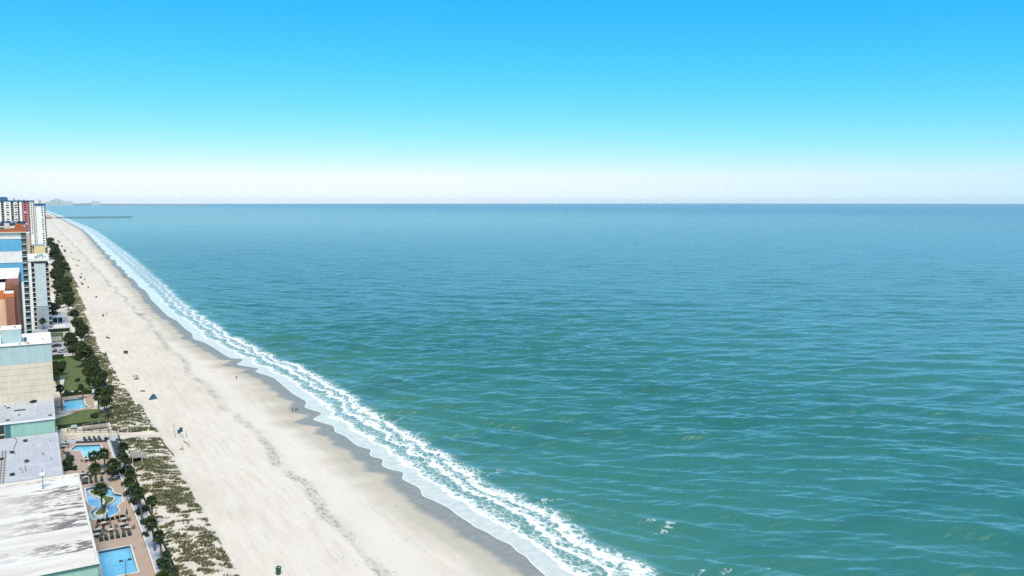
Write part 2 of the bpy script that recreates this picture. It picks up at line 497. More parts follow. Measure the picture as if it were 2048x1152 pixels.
dune = np.clip((TX - 19.5) / 2.5, 0, 1) * np.clip((30.5 - TX) / 2.5, 0, 1) * np.clip((TY - 100) / 20, 0, 1)
gap = 1 - np.exp(-((TY - 272 + (TX - 14) * 0.55) / 5.0) ** 2)
TZ = TZ + dune * gap * np.clip(0.32 + 0.24 * vnoise(TX, TY, 3, 9, 0.25, 1.1), 0, 1.1)
def in_box(x0, x1, y0, y1): return (TX > x0) & (TX < x1) & (TY > y0) & (TY < y1)
TZ[in_box(4.5, 14.5, 163, 231)] = -1.2          # dug out for the pools
TZ[in_box(4.5, 14.5, 248, 268)] = -1.2
TZ[in_box(4.5, 13.5, 308, 333)] = -1.2
TZ += 0.02 * vnoise(TX, TY, 5, 9, 0.3, 1.5) * ((TS < -2) & (TX > 28))
beach = grid_mesh('beach', np.stack([TX, TY, TZ], -1), {'shore': TS}, sand_material())
tag(beach, kind='structure')

# ------------------------------------------------------------------ sea
def sea_material():
    t = NT('sea')
    P = t.pos(); x, y, z = t.xyz()
    s = t.n('ShaderNodeAttribute', attribute_name='shore').outputs['Fac']
    s2 = t.n('ShaderNodeAttribute', attribute_name='surf').outputs['Fac']      # the same, from the mean waterline
    # --- body colour: sandy green inshore, blue offshore
    ls = t.math('LOGARITHM', t.math('ADD', s, 10.0), 10.0)                 # 1 .. 4.8
    body = t.ramp(t.math('DIVIDE', ls, 5.0), [(0.26, (0.068, 0.208, 0.169)), (0.34, (0.034, 0.158, 0.130)), (0.42, (0.021, 0.138, 0.122)), (0.50, (0.033, 0.170, 0.161)), (0.58, (0.050, 0.201, 0.200)), (0.66, (0.048, 0.194, 0.215)), (0.76, (0.023, 0.145, 0.204)), (0.90, (0.011, 0.100, 0.177))])
    patch = t.noise(t.mapv(P, (1, 1, 1)), 0.006, 4, 0.55)
    body = t.mix(t.math('MULTIPLY', t.smooth(patch, 0.4, 0.7), 0.30), body, (0.04, 0.178, 0.178))
    upcoast = t.math('MULTIPLY', t.smooth(y, 350.0, 3200.0), t.math('SUBTRACT', 1.0, t.smooth(s, 250.0, 5200.0)))
    body = t.mix(upcoast, body, (0.230, 0.420, 0.345))      # paler up the coast, strongest near the shore
    # --- chop as relief, partly as colour
    rot = R(30)
    cw = t.mapv(P, (0.36, 1.0, 1.0), rot=(0, 0, rot))                     # long axis of the crests lies across the swell
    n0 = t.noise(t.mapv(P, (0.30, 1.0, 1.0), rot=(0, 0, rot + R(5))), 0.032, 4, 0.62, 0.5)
    body = t.mix(t.math('MULTIPLY', t.smooth(n0, 0.48, 0.66), 0.40), body, (0.014, 0.095, 0.100))  # dark wave streaks painted into the water colour
    n05 = t.noise(t.mapv(P, (0.55, 1.0, 1.0), rot=(0, 0, rot - R(4))), 0.058, 3, 0.6, 0.5)
    n1 = t.noise(cw, 0.17, 1.6, 0.5, 0.4)
    n2 = t.noise(t.mapv(P, (0.5, 1.0, 1.0), rot=(0, 0, rot + R(18))), 0.50, 2, 0.5, 0.2)
    n3 = t.noise(t.mapv(P, (0.6, 1.0, 1.0), rot=(0, 0, rot - R(12))), 2.2, 3, 0.6)
    h = t.math('ADD', t.math('ADD', t.math('ADD', t.math('MULTIPLY', n0, 1.2), t.math('MULTIPLY', n05, 1.7)), t.math('MULTIPLY', n1, 1.25)), t.math('ADD', t.math('MULTIPLY', n2, 0.55), t.math('MULTIPLY', n3, 0.05)))
    calm = t.smooth(s, 2.0, 16.0)
    nb = t.bump(t.math('MULTIPLY', h, calm), 1.0, 1.0)
    # --- foam
    w1 = t.math('SUBTRACT', t.noise(P, 0.07, 3, 0.5), 0.5)
    w2 = t.math('SUBTRACT', t.noise(P, 0.30, 3, 0.6), 0.5)
    warp = t.math('MULTIPLY', t.smooth(s, 1.5, 9.0), t.math('ADD', t.math('MULTIPLY', w1, 11.0), t.math('MULTIPLY', w2, 3.4)))
    farw = t.smooth(y, 420.0, 1300.0)
    wm = t.smooth(s, 2.5, 9.0)
    sw = t.math('ADD', t.math('ADD', t.math('MULTIPLY', s, t.math('SUBTRACT', 1.0, wm)), t.math('MULTIPLY', s2, wm)), warp)
    sw = t.math('DIVIDE', sw, t.math('ADD', 1.0, t.math('MULTIPLY', farw, 0.5)))
    cov = t.ramp(t.math('DIVIDE', sw, 33.5), [(0.0, 0.20), (0.06, 0.10), (0.125, 0.20), (0.15, 0.78), (0.20, 0.50), (0.265, 0.40), (0.30, 0.44), (0.325, 0.82), (0.365, 0.52),
                                             (0.42, 0.42), (0.455, 0.80), (0.50, 0.52), (0.55, 0.38), (0.61, 0.16), (0.72, 0.0)])
    soft = t.ramp(t.math('DIVIDE', sw, 33.5), [(0.0, 0.15), (0.11, 0.2), (0.17, 0.46), (0.46, 0.42), (0.56, 0.30), (0.66, 0.1), (0.74, 0.0)])
    cov = t.mix(t.math('MULTIPLY', t.smooth(y, 330.0, 900.0), 0.75), cov, soft)
    cov = t.math('ADD', cov, t.math('MULTIPLY', farw, t.math('MULTIPLY', cov, 0.12)))
    lv = t.n('ShaderNodeMix', data_type='VECTOR'); lv.inputs[0].default_value = 0.55
    t.l(t.mapv(P, (1.0, 0.62, 1.0), rot=(0, 0, R(-20))), lv.inputs[4])
    t.l(t.noise(P, 0.75, 3, 0.6, out='Color'), lv.inputs[5])
    lace = t.voro(lv.outputs[1], 1.5)                                     # thin strands between cells
    lace2 = t.voro(lv.outputs[1], 4.2)
    grain = t.noise(P, 1.3, 6, 0.72)
    fld = t.math('ADD', t.math('MULTIPLY', grain, 0.85), t.math('ADD', t.math('MULTIPLY', lace, 0.9), t.math('MULTIPLY', lace2, 0.35)))
    foam = t.smooth(t.math('SUBTRACT', t.math('ADD', t.math('MULTIPLY', cov, 0.98), 0.02), fld), -0.19, 0.14)
    foam = t.math('MULTIPLY', foam, t.smooth(cov, 0.02, 0.2))
    edge = t.math('SUBTRACT', 1.0, t.smooth(s, 0.12, 0.42))               # bright lip of the swash
    # scattered whitecaps on steep crests
    wc = t.noise(t.mapv(P, (0.30, 1.0, 1.0), rot=(0, 0, rot)), 0.10, 4, 0.62)
    near = t.math('SUBTRACT', 0.728, t.math('MULTIPLY', t.math('SUBTRACT', 1.0, t.smooth(s, 20.0, 75.0)), 0.085))
    caps = t.math('MULTIPLY', t.smooth(t.math('SUBTRACT', wc, near), 0.0, 0.02), t.smooth(t.math('SUBTRACT', grain, lace), 0.36, 0.52))
    caps = t.math('MULTIPLY', caps, t.smooth(s, 14.0, 22.0))
    fm = t.math('MAXIMUM', foam, t.math('MAXIMUM', t.math('MULTIPLY', caps, 0.6), t.math('MULTIPLY', edge, 0.8)))
    # swash film over sand
    film = t.math('SUBTRACT', 1.0, t.smooth(sw, 4.2, 7.5))
    filmc = t.ramp(t.noise(P, 0.4, 4), [(0.3, (0.42, 0.45, 0.43)), (0.7, (0.56, 0.58, 0.56))])
    c = t.mix(film, body, filmc)
    milky = t.math('MULTIPLY', t.math('MULTIPLY', t.smooth(cov, 0.1, 0.6), 0.55), t.math('SUBTRACT', 1.0, film))
    c = t.mix(milky, c, (0.24, 0.36, 0.33))
    c = t.mix(fm, c, (0.74, 0.76, 0.76))
    ro = t.math('ADD', 0.42, t.math('MULTIPLY', t.math('MAXIMUM', fm, film), 0.4))
    # light welling up from the water does not care about the ripples; the mirror part on top does
    up = t.n('ShaderNodeCombineXYZ'); up.inputs[2].default_value = 1.0
    df = t.n('ShaderNodeBsdfDiffuse'); t.l(c, df.inputs['Color']); t.l(up.outputs[0], df.inputs['Normal'])
    gl = t.n('ShaderNodeBsdfGlossy'); gl.inputs['Color'].default_value = (0.79, 0.95, 0.87, 1); t.l(ro, gl.inputs['Roughness']); t.l(nb, gl.inputs['Normal'])
    fr = t.n('ShaderNodeFresnel'); fr.inputs['IOR'].default_value = 1.33; t.l(nb, fr.inputs['Normal'])
    k = t.math('MINIMUM', t.math('MULTIPLY', fr.outputs[0], 1.12), 0.74)
    k = t.math('MULTIPLY', k, t.math('SUBTRACT', 1.0, t.math('MULTIPLY', fm, 0.85)))
    mx = t.n('ShaderNodeMixShader'); t.l(k, mx.inputs[0]); t.l(df.outputs[0], mx.inputs[1]); t.l(gl.outputs[0], mx.inputs[2])
    t.l(mx.outputs[0], t.out.inputs['Surface'])
    t.t.nodes.remove(t.p)
    return t.mat

s_cols = [0, 0.15, 0.35, 0.7] + [1.2 + 0.6 * i for i in range(50)]
s_cols = s_cols + [s_cols[-1] + 0.8 * (i + 1) for i in range(170)]
s_cols = s_cols + geo(s_cols[-1], 0.8, 1.02, 48000, 4.0, 1350)[1:]
y_rows = [-500, -300, -150, -60, 0, 30, 50] + [60 + 0.8 * i for i in range(440)]
y_rows = y_rows + geo(y_rows[-1], 0.8, 1.02, 48000, 4.0, 1500)[1:]
s_cols = np.array(s_cols); y_rows = np.array(y_rows)
S, Y = np.meshgrid(s_cols, y_rows)
X = S + shore(Y)[:]
dS = np.gradient(s_cols)[None, :]; dY = np.gradient(y_rows)[:, None]
cell = np.maximum(dS, dY)
wz = np.zeros_like(S)
for i in range(60):
    lam = 3.0 * (34.0 / 3.0) ** rng.uniform(0, 1)
    th = R(60 + rng.normal(0, 20))                    # direction of travel from the shore normal
    k0 = 2 * math.pi / lam; ky = k0 * math.sin(th)
    depth = 0.35 + 0.035 * s_cols
    lam_s = lam * np.sqrt(np.tanh(2 * math.pi * depth / lam))
    kx = np.sqrt(np.maximum((2 * math.pi / lam_s) ** 2 - ky ** 2, 1e-5))
    phx = np.concatenate([[0], np.cumsum(0.5 * (kx[1:] + kx[:-1]) * np.diff(s_cols))])
    ph = phx[None, :] + ky * Y + rng.uniform(0, 6.28)
    a = (0.0088 if lam < 14 else 0.0062) * lam * rng.uniform(0.6, 1.3)
    a = a * np.clip((lam / cell - 2.6) / 2.4, 0, 1)
    a = a * (1 - 0.85 * np.clip((np.hypot(S, Y) - 500) / 1100, 0, 1))
    grp = 0.65 + 0.5 * np.sin(X * 0.013 * (1 + i * 0.11) + Y * 0.017 + i * 2.1) * np.sin(Y * 0.021 - X * 0.009 + i)
    wz += a * grp * (np.sin(ph) + 0.42 * np.sin(2 * ph) + 0.18 * np.sin(3 * ph))          # steep faces towards the shore, long backs
calm = np.clip((S - 7) / 18, 0, 1)
ridge_y = 1.6 * np.sin(Y / 17.0) + 1.1 * np.sin(Y / 7.3 + 1)
br = 0.32 * np.exp(-((S - 13.2 - ridge_y) / 1.1) ** 2) + 0.42 * np.exp(-((S - 19.0 - ridge_y * 1.3) / 1.3) ** 2)
br = br * (0.55 + 0.45 * np.sin(Y / 31.0 + 0.6)) * np.clip((1500 - Y) / 800, 0, 1)
Z = -0.40 + wz * calm + br
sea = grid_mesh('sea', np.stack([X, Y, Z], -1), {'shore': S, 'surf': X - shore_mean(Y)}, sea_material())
tag(sea, kind='structure')
# ------------------------------------------------------------------ hotels along the front (their sides towards the camera are what shows)
def roof_weathered():
    t = NT('roof_weathered'); P = t.pos(); x, y, z = t.xyz()
    a = t.noise(t.mapv(P, (0.16, 1.0, 1.0), rot=(0, 0, R(4))), 0.30, 5, 0.62)
    base = t.ramp(a, [(0.3, (0.50, 0.45, 0.39)), (0.5, (0.64, 0.60, 0.53)), (0.7, (0.69, 0.67, 0.62))])
    ylines = t.noise(t.mapv(P, (0.05, 1.0, 1.0)), 0.16, 2, 0.5)
    band = t.smooth(ylines, 0.49, 0.56)
    sea = t.smooth(x, -9.0, 4.0)
    st = t.noise(t.mapv(P, (0.42, 1.0, 1.0), rot=(0, 0, R(6))), 0.75, 6, 0.7)
    peel = t.math('MULTIPLY', t.math('MULTIPLY', t.smooth(st, 0.475, 0.53), band), t.math('ADD', 0.25, t.math('MULTIPLY', sea, 0.75)))
    c = t.mix(peel, base, t.ramp(st, [(0.48, (0.31, 0.20, 0.15)), (0.60, (0.12, 0.12, 0.13))]))
    h = t.math('MULTIPLY', peel, -0.02)
    return t.done(c, 0.85, t.bump(h, 0.6, 1.0))
def roof_membrane(name, c0, c1):
    t = NT(name); P = t.pos()
    a = t.noise(P, 0.18, 5, 0.6); b = t.noise(t.mapv(P, (1.8, 0.08, 1)), 1.0, 3, 0.6)
    f = t.math('ADD', t.math('MULTIPLY', a, 0.6), t.math('MULTIPLY', b, 0.4))
    dirt = t.smooth(t.noise(P, 0.5, 5, 0.7), 0.60, 0.74)
    return t.done(t.mix(t.math('MULTIPLY', dirt, 0.4), t.ramp(f, [(0.35, c0), (0.62, c1)]), (0.27, 0.25, 0.25)), 0.85)
M['roof_weathered'] = roof_weathered()
M['roof_grey'] = roof_membrane('roof_grey', (0.36, 0.37, 0.39), (0.46, 0.47, 0.49))
M['roof_white'] = roof_membrane('roof_white', (0.68, 0.68, 0.66), (0.78, 0.78, 0.77))

def parapet(mat, parent, x0, x1, y0, y1, z, h=0.35, w=0.3, name='parapet'):
    m = MB()
    m.box(x0, x1, y0, y0 + w, z, z + h); m.box(x0, x1, y1 - w, y1, z, z + h)
    m.box(x1 - w, x1, y0 + w, y1 - w, z, z + h); m.box(x0, x0 + w, y0 + w, y1 - w, z, z + h)
    return m.build(name, mat, parent)

win_cache = {}
def window(parent, x, z, w, h, y, mat='glass', d=0.12):
    """a window in a wall facing -Y: recessed-looking frame and a pane set inside it"""
    key = (round(w, 2), round(h, 2), mat)
    if key not in win_cache:
        f = MB(); t = 0.06
        f.box(-w / 2, w / 2, -d, 0.02, 0, t); f.box(-w / 2, w / 2, -d, 0.02, h - t, h)
        f.box(-w / 2, -w / 2 + t, -d, 0.02, t, h - t); f.box(w / 2 - t, w / 2, -d, 0.02, t, h - t)
        p = MB().box(-w / 2 + t, w / 2 - t, -d * 0.45, 0.02, t, h - t)
        win_cache[key] = (f.mesh('window', M['offwhite']), p.mesh('pane', M[mat]))
    fm, pm = win_cache[key]
    o = inst('window', fm, parent, (x, y, z))
    inst('pane', pm, o)
    return o

def balcony(parent, x0, x1, y0, y1, z, h, rail='white', back='glass_green', front=True):
    """one storey of a balcony stack: slab, dark glazed back wall, rail with posts"""
    s = box('balcony', M['white'], parent, x0, x1, y0, y1, z, z + 0.22)
    box('sliding_door', M[back], s, x0 + 0.02, x1 - 0.02, y1 - 0.1, y1 - 0.02, z + 0.22, z + h - 0.02)
    m = MB(); m.box(x0, x1, y0 + 0.02, y0 + 0.07, z + 1.15, z + 1.22)
    n = max(2, int((x1 - x0) / 0.5))
    for i in range(n + 1):
        xx = x0 + 0.03 + (x1 - x0 - 0.06) * i / n
        m.box(xx - 0.02, xx + 0.02, y0 + 0.03, y0 + 0.06, z + 0.22, z + 1.15)
    m.build('railing', M[rail], s)
    return s

# A: low block with the peeling white roof, nearest the camera
A = thing('hotel', 'low flat roofed hotel block with peeling white roof and mint green end wall', 'building', (6.6, 152, 0), 0.0156, 'beachfront hotels')
box('wall', M['teal'], A, -60, -0.25, 0.25, 54.3, 0, 8.55)
box('roof', M['roof_weathered'], A, -60, -0.3, 0.3, 54.2, 8.55, 8.75)
parapet(M['curb'], A, -60.05, 0, 0, 54.6, 8.56, 0.5, 0.42)
box('roof_edge_trim', M['green_metal'], A, -60.1, 0.04, -0.06, 0.0, 8.5, 8.8)
box('roof_edge_trim', M['metal_grey'], A, -60.1, 0.04, 54.6, 54.75, 8.3, 9.1)
box('patio', M['lilac'], A, -0.3, 1.25, 0.4, 54, 0.0, 0.16)
for i in range(9):
    yy = 4 + i * 6.1
    box('patio_divider', M['white'], A, -0.22, 1.25, yy, yy + 0.18, 0.16, 1.7)
for i in range(9):
    yy = 5 + i * 6.1
    box('patio_door', M['glass'], A, -0.25, -0.18, yy, yy + 3.2, 0.2, 2.4)
    box('patio_door', M['glass'], A, -0.25, -0.18, yy, yy + 3.2, 3.2, 5.2)
    box('patio_door', M['glass'], A, -0.25, -0.18, yy, yy + 3.2, 6.0, 7.9)
for i in range(7):
    window(A, -6 - i * 5.0, 2.0, 1.8, 1.4, 0.25, 'glass')

# roof lamp mast standing on A
L = thing('roof_lamp', 'tall thin lamp mast with pale globe ring standing on peeling white roof', 'lamp', (-1.3, 199.5, 8.75))
MB().lathe((0, 0, 0), [(0.28, 0), (0.28, 0.08), (0.1, 0.3)], 8).build('base', M['metal_grey'], L)
MB().tube([(0, 0, 0.1), (0, 0, 4.4)], [0.08, 0.05], 6).build('mast', M['dark_green'], L)
MB().lathe((0, 0, 2.75), [(0.05, 0), (0.55, 0.1), (0.72, 0.42), (0.55, 0.74), (0.05, 0.85)], 12).build('globe', M['white'], L, smooth=True)
MB().beam((-0.2, 0, 2.6), (0.2, 0, 2.6), 0.08).build('bracket', M['dark_green'], L)

# B: low block with the grey membrane roof
B = thing('hotel', 'low hotel wing with pale grey membrane roof and dark mushroom vents', 'building', (2.75, 206.7, 0), 0.006, 'beachfront hotels')
box('wall', M['lilac'], B, -60, -0.1, 0.4, 59, 0, 4.0)
box('roof', M['roof_grey'], B, -60, 0, 0.3, 59.3, 4.0, 4.3)
box('fascia', M['white'], B, 0.0, 0.14, 0.2, 59.3, 3.75, 4.4)
for yy in (14.5, 31.0, 46.0):
    box('roof_seam', M['lilac'], B, -40, -0.3, yy, yy + 0.12, 4.3, 4.33)
for xx in (-3.2, -9.0, -14.5):
    box('roof_seam', M['lilac'], B, xx, xx + 0.1, 0.6, 58.8, 4.3, 4.325)
vent = MB(); vent.lathe((0, 0, 0), [(0.28, 0), (0.24, 0.35)], 8); vent.lathe((0, 0, 0.35), [(0.62, 0), (0.66, 0.10), (0.30, 0.30)], 10)
vent_me = vent.mesh('vent', M['dark_frame'])
for (vx, vy) in ((-7.7, 53), (-10.7, 42.5), (-7.4, 32), (-10.4, 21.6), (-13.0, 37), (-4.6, 13.5)):
    inst('vent', vent_me, B, (vx, vy, 4.3))
pv = MB(); pv.lathe((0, 0, 0), [(0.09, 0), (0.09, 0.5), (0.14, 0.52), (0.14, 0.62)], 6); pv_me = pv.mesh('pipe_vent', M['metal_grey'])
for i in range(16):
    inst('pipe_vent', pv_me, B, (-1.2 - random.random() * 11, 2 + random.random() * 55, 4.3), 0, 0.7 + random.random() * 0.5)
m = MB(); m.beam((-12.2, 2, 4.5), (-12.2, 46, 4.5), 0.12); m.beam((-12.9, 2, 4.5), (-12.9, 46, 4.5), 0.12)
m.build('roof_conduit', M['wood'], B)
for i in range(18):
    box('conduit_support', M['wood'], B, -13.2, -11.9, 3 + i * 2.4, 3.25 + i * 2.4, 4.3, 4.44)
MB().tube([(-10.6, 58.8, 4.4), (-9.9, 57.0, 4.4), (-9.7, 54, 4.4), (-10.2, 50, 4.4), (-10.4, 46, 4.4)], [0.09] * 5, 6).build('roof_cable', M['metal_grey'], B)
MB().beam((0.3, 3, 4.5), (0.3, 57, 4.5), 0.07).build('edge_rail', M['white'], B)

# C: mint wall behind B
C = thing('hotel', 'two storey hotel block with mint green end wall and stained pale roof', 'building', (2.1, 266, 0), 0.0, 'beachfront hotels')
box('wall', M['teal'], C, -60, 0, 0.3, 27, 0, 8.4)
box('roof', M['roof_grey'], C, -60, 0.1, 0, 27, 8.4, 8.7)
box('roof_edge_trim', M['white'], C, -60, 0.15, -0.12, 0.0, 8.25, 8.8)
box('roof_edge_trim', M['white'], C, 0.1, 0.22, 0.0, 27, 8.3, 8.8)
box('recess_panel', M['teal_dark'], C, -12.2, -10.9, 0.14, 0.3, 4.3, 8.2)
box('open_corridor', M['dark'], C, -18.0, -12.4, 0.16, 0.3, 4.3, 8.2)
box('corridor_rail', M['beige'], C, -18.0, -12.4, 0.05, 0.16, 5.3, 5.6)
for (vx, vy, w, d) in ((-11.7, 19, 0.9, 0.4), (-8.7, 14, 3.0, 0.25), (-8.8, 8, 0.35, 1.0), (-11.5, 2.5, 1.0, 0.4), (-1.0, 3, 1.0, 0.3), (-12.6, 21.5, 0.4, 0.4)):
    box('roof_vent', M['dark_frame'], C, vx - w / 2, vx + w / 2, vy - d / 2, vy + d / 2, 8.7, 9.05, taper=0.04)

# D: tall beige and blue end wall
D = thing('hotel', 'tall slab hotel with windowless end wall, beige below and pale blue above', 'building', (2.6, 293, 0), 0.0, 'beachfront hotels')
box('wall', M['beige'], D, -60, 0, 0, 24, 0, 20.5)
box('upper_wall', M['sky_blue'], D, -60, 0.06, -0.06, 24.06, 20.5, 25.9)
for zz in (11.3, 13.2, 15.1, 17.0, 18.9):
    box('wall_joint', M['tan'], D, -60, 0.03, -0.03, 0.0, zz, zz + 0.06)
box('wall_joint', M['grey_blue'], D, -60, 0.09, -0.09, -0.06, 23.1, 23.18)
box('roof', M['roof_white'], D, -60, 0.1, -0.1, 24.1, 25.9, 26.2)
parapet(M['white'], D, -60, 0.2, -0.2, 24.2, 26.2, 0.25, 0.25)
box('roof_edge_trim', M['dark_frame'], D, -60, 0.22, -0.26, -0.2, 26.0, 26.2)
pe = box('penthouse', M['sky_blue'], D, -13.4, -8.0, 6, 14, 26.2, 30.5)
box('roof', M['roof_white'], pe, -13.5, -7.9, 5.9, 14.1, 30.5, 30.8)
box('roof_vent', M['dark_frame'], pe, -9.8, -9.4, 8.0, 8.4, 30.8, 31.2)
box('chimney_block', M['white'], D, -14.6, -13.5, 5, 12, 26.2, 28.0)
ac = box('rooftop_unit', M['green_metal'], D, -7.4, -6.6, 6.2, 7.4, 26.2, 27.6)
box('rooftop_unit', M['beige'], D, -7.3, -6.4, 3.2, 4.4, 26.2, 26.7)
box('rooftop_unit', M['wood'], D, -6.7, -5.7, 2.6, 2.9, 26.2, 26.5)
box('roof_vent', M['metal_grey'], D, -2.4, -1.9, 9.5, 9.9, 26.2, 26.5); box('roof_vent', M['metal_grey'], D, -8.7, -8.3, 2.0, 2.4, 26.2, 26.6)

# E: brown tower
E_ = thing('hotel', 'brown and peach hotel tower with flat white roof behind pale blue penthouse', 'building', (-5.9, 335, 0), 0.0, 'beachfront hotels')
box('peach_wall', M['peach'], E_, -55, -4.2, 1.0, 68, 0, 38.0)
box('orange_band', M['orange'], E_, -55, -4.15, 0.9, 1.0, 36.6, 38.0)
box('orange_band', M['orange'], E_, -55, -4.2, 1.0, 68, 38.0, 39.6)
box('peach_roof', M['roof_white'], E_, -55, -4.2, 1.0, 68, 39.6, 40.2)
box('brown_bay', M['brown'], E_, -4.2, -1.5, -1.0, 50, 0, 38.6)
box('bay_cap', M['orange'], E_, -4.25, -1.45, -1.1, -1.0, 37.2, 38.6)
box('bay_ledge', M['white'], E_, -4.5, -1.6, -1.15, 2.0, 38.6, 39.3)
box('bay_upper', M['brown'], E_, -4.2, -1.5, 6.0, 50, 39.3, 41.6)
box('corner_bay', M['brown_dark'], E_, -1.5, 0, 0.2, 60, 0, 41.4)
box('corner_cap', M['brown'], E_, -1.55, 0.05, 0.15, 20, 41.4, 42.0)
box('roof', M['roof_white'], E_, -55, -0.4, 26, 70, 41.6, 42.6)
for i in range(3):
    box('rooftop_unit', M['white'], E_, -22 - i * 6, -18 - i * 6, 40, 50, 42.6, 44.2)

# G: blue and white striped end wall with green glass balconies
G = thing('hotel', 'tall hotel with blue and white striped end wall and orange tiled roof edge', 'building', (-5.5, 430, 0), 0.0, 'beachfront hotels')
box('wall', M['white'], G, -55, 0, 0, 40, 0, 56.6)
for z0, z1 in ((48.4, 53.6), (39.9, 43.0)):
    box('blue_band', M['stripe_blue'], G, -55, 0.05, -0.08, 0.0, z0, z1)
    box('band_top_line', M['trim_blue'], G, -55, 0.05, -0.1, 0.0, z1, z1 + 0.22)  # dark blue line along the top of the band
box('blue_band', M['stripe_blue'], G, -2.0, 0.05, -0.09, 0.0, 34.5, 39.9)
box('tiled_roof_edge', M['tile_orange'], G, -55, 2.2, -1.0, 1.2, 57.0, 58.4, taper=0.5)
box('eave', M['beige'], G, -55, 2.3, -1.1, 2.0, 56.6, 57.0)
box('tiled_turret', M['tile_orange'], G, -3.0, 2.0, 1.2, 9.0, 57.0, 60.5, taper=1.2)
box('roof', M['dark'], G, -55, -3.0, 1.2, 40, 57.0, 57.6)
for i in range(9):
    w = 0.8 + random.random() * 1.2
    box('rooftop_unit', M[random.choice(['green_metal', 'metal_grey', 'dark'])], G, -6 - i * 2.1, -6 - i * 2.1 + w, 3 + random.random() * 8, 13, 57.6, 58.6 + random.random() * 1.3)
box('stair_head', M['beige'], G, -6.2, -4.2, 1.5, 6, 57.6, 60.8)
for i in range(20):
    z = 1.2 + 2.78 * i
    balcony(G, 0.0, 1.75, -0.3, 2.5, z, 2.78, 'white', 'glass_green')
box('end_pier', M['teal_dark'], G, 0.0, 1.8, 2.5, 30, 0, 56.6)
box('end_strip', M['white'], G, -1.2, 0.02, -0.14, -0.09, 0, 34.5)

# F: grey blank wall, balconies either side
F_ = thing('hotel', 'white hotel tower with blank pale grey end wall flanked by balconies', 'building', (0, 525, 0), 0.0, 'beachfront hotels')
box('core', M['offwhite'], F_, -40, 4.0, 2.2, 50, 0, 37.8)
box('blank_wall', M['grey_blue'], F_, -1.3, 4.1, 0.0, 2.2, 12.6, 36.6)
box('podium', M['far_grey'], F_, -1.5, 4.4, -0.4, 2.2, 0, 12.4)
box('white_pier', M['white'], F_, -4.9, -2.75, 0.0, 2.2, 0, 37.8)
box('roof', M['roof_white'], F_, -40, 5.9, -0.6, 51, 37.8, 38.4)
parapet(M['white'], F_, -40, 6.0, -0.7, 51.1, 38.4, 0.8, 0.4)
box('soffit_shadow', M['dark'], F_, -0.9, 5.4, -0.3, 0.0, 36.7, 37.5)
for (a_, b_, c_, d_) in ((0.2, 1.2, 20, 30), (2.6, 3.4, 8, 11), (1.4, 3.6, 30, 34), (4.0, 4.8, 18, 20), (-1.0, 0.2, 12, 15)):
    box('rooftop_unit', M['far_grey'], F_, a_, b_, c_, d_, 38.4, 39.9)
for i in range(13):
    z = 1.2 + 2.72 * i
    balcony(F_, -2.75, -1.3, 0.1, 2.2, z, 2.72, 'white', 'glass')
    balcony(F_, 4.1, 5.6, 0.4, 2.4, z, 2.72, 'white', 'glass')
box('sea_end_wall', M['teal_dark'], F_, 4.0, 4.4, 2.4, 48, 0, 37.8)

# H: cream and tan block
H_ = thing('hotel', 'cream block with tan balcony stack standing before the tall white tower', 'building', (0, 1050, 0), 0.0, 'beachfront hotels')
box('cream_wall', M['cream'], H_, -1.6, 9.0, 0, 26, 0, 22.4)
box('cream_roof', M['far_grey'], H_, -3.6, 9.2, -0.2, 26, 22.4, 23.2)
box('tan_wall', M['tan'], H_, -9.2, -5.2, -0.4, 26, 0, 36.5)
box('tan_roof', M['white'], H_, -9.4, -5.0, -0.6, 26, 36.5, 37.2)
box('recess', M['cream'], H_, -5.2, -1.6, 2.2, 26, 0, 22.2)
for i in range(8):
    z = 1.0 + 2.75 * i
    window(H_, -4.3, z + 0.3, 1.7, 1.9, 2.2)
    window(H_, -2.3, z + 0.3, 0.9, 1.9, 2.2)
    if i < 7:
        balcony(H_, 9.0, 10.2, 0.3, 2.2, z, 2.75, 'tan', 'glass')

# I: tall white tower with one column of windows
I_ = thing('hotel', 'tallest white tower with blue cap and a single column of windows', 'building', (0, 1140, 0), 0.0, 'beachfront hotels')
box('wall', M['white'], I_, 1.4, 11.0, 0, 60, 0, 66.2)
box('blue_cap', M['trim_blue'], I_, 1.1, 12.6, -0.7, 0.0, 66.2, 68.8)
box('blue_cap', M['trim_blue'], I_, 12.2, 12.6, 0.0, 60, 66.2, 68.8)
box('roof', M['roof_white'], I_, 1.2, 12.2, 0, 60, 66.2, 67.4)
box('mechanical_room', M['tan'], I_, 5.4, 8.6, 20, 30, 67.4, 72.4)
box('mechanical_room', M['white'], I_, 2.0, 4.6, 24, 34, 67.4, 71.8)
box('mechanical_room', M['white'], I_, 8.9, 11.4, 26, 36, 67.4, 70.6)
for i in range(4): MB().tube([(5.6 + i * 0.9, 21, 72.4), (5.6 + i * 0.9, 21, 74.2 - 0.3 * i)], [0.15, 0.1], 5).build('antenna', M['wood'], I_)
for i in range(23):
    z = 1.2 + 2.78 * i
    window(I_, 8.9, z + 0.4, 1.9, 1.5, 0.0, 'glass' if i % 6 else 'curtain')
    balcony(I_, 11.0, 12.3, 0.2, 2.4, z, 2.78, 'white', 'glass')
    if i > 6: window(I_, 2.0, z + 0.3, 0.8, 1.9, 0.0)

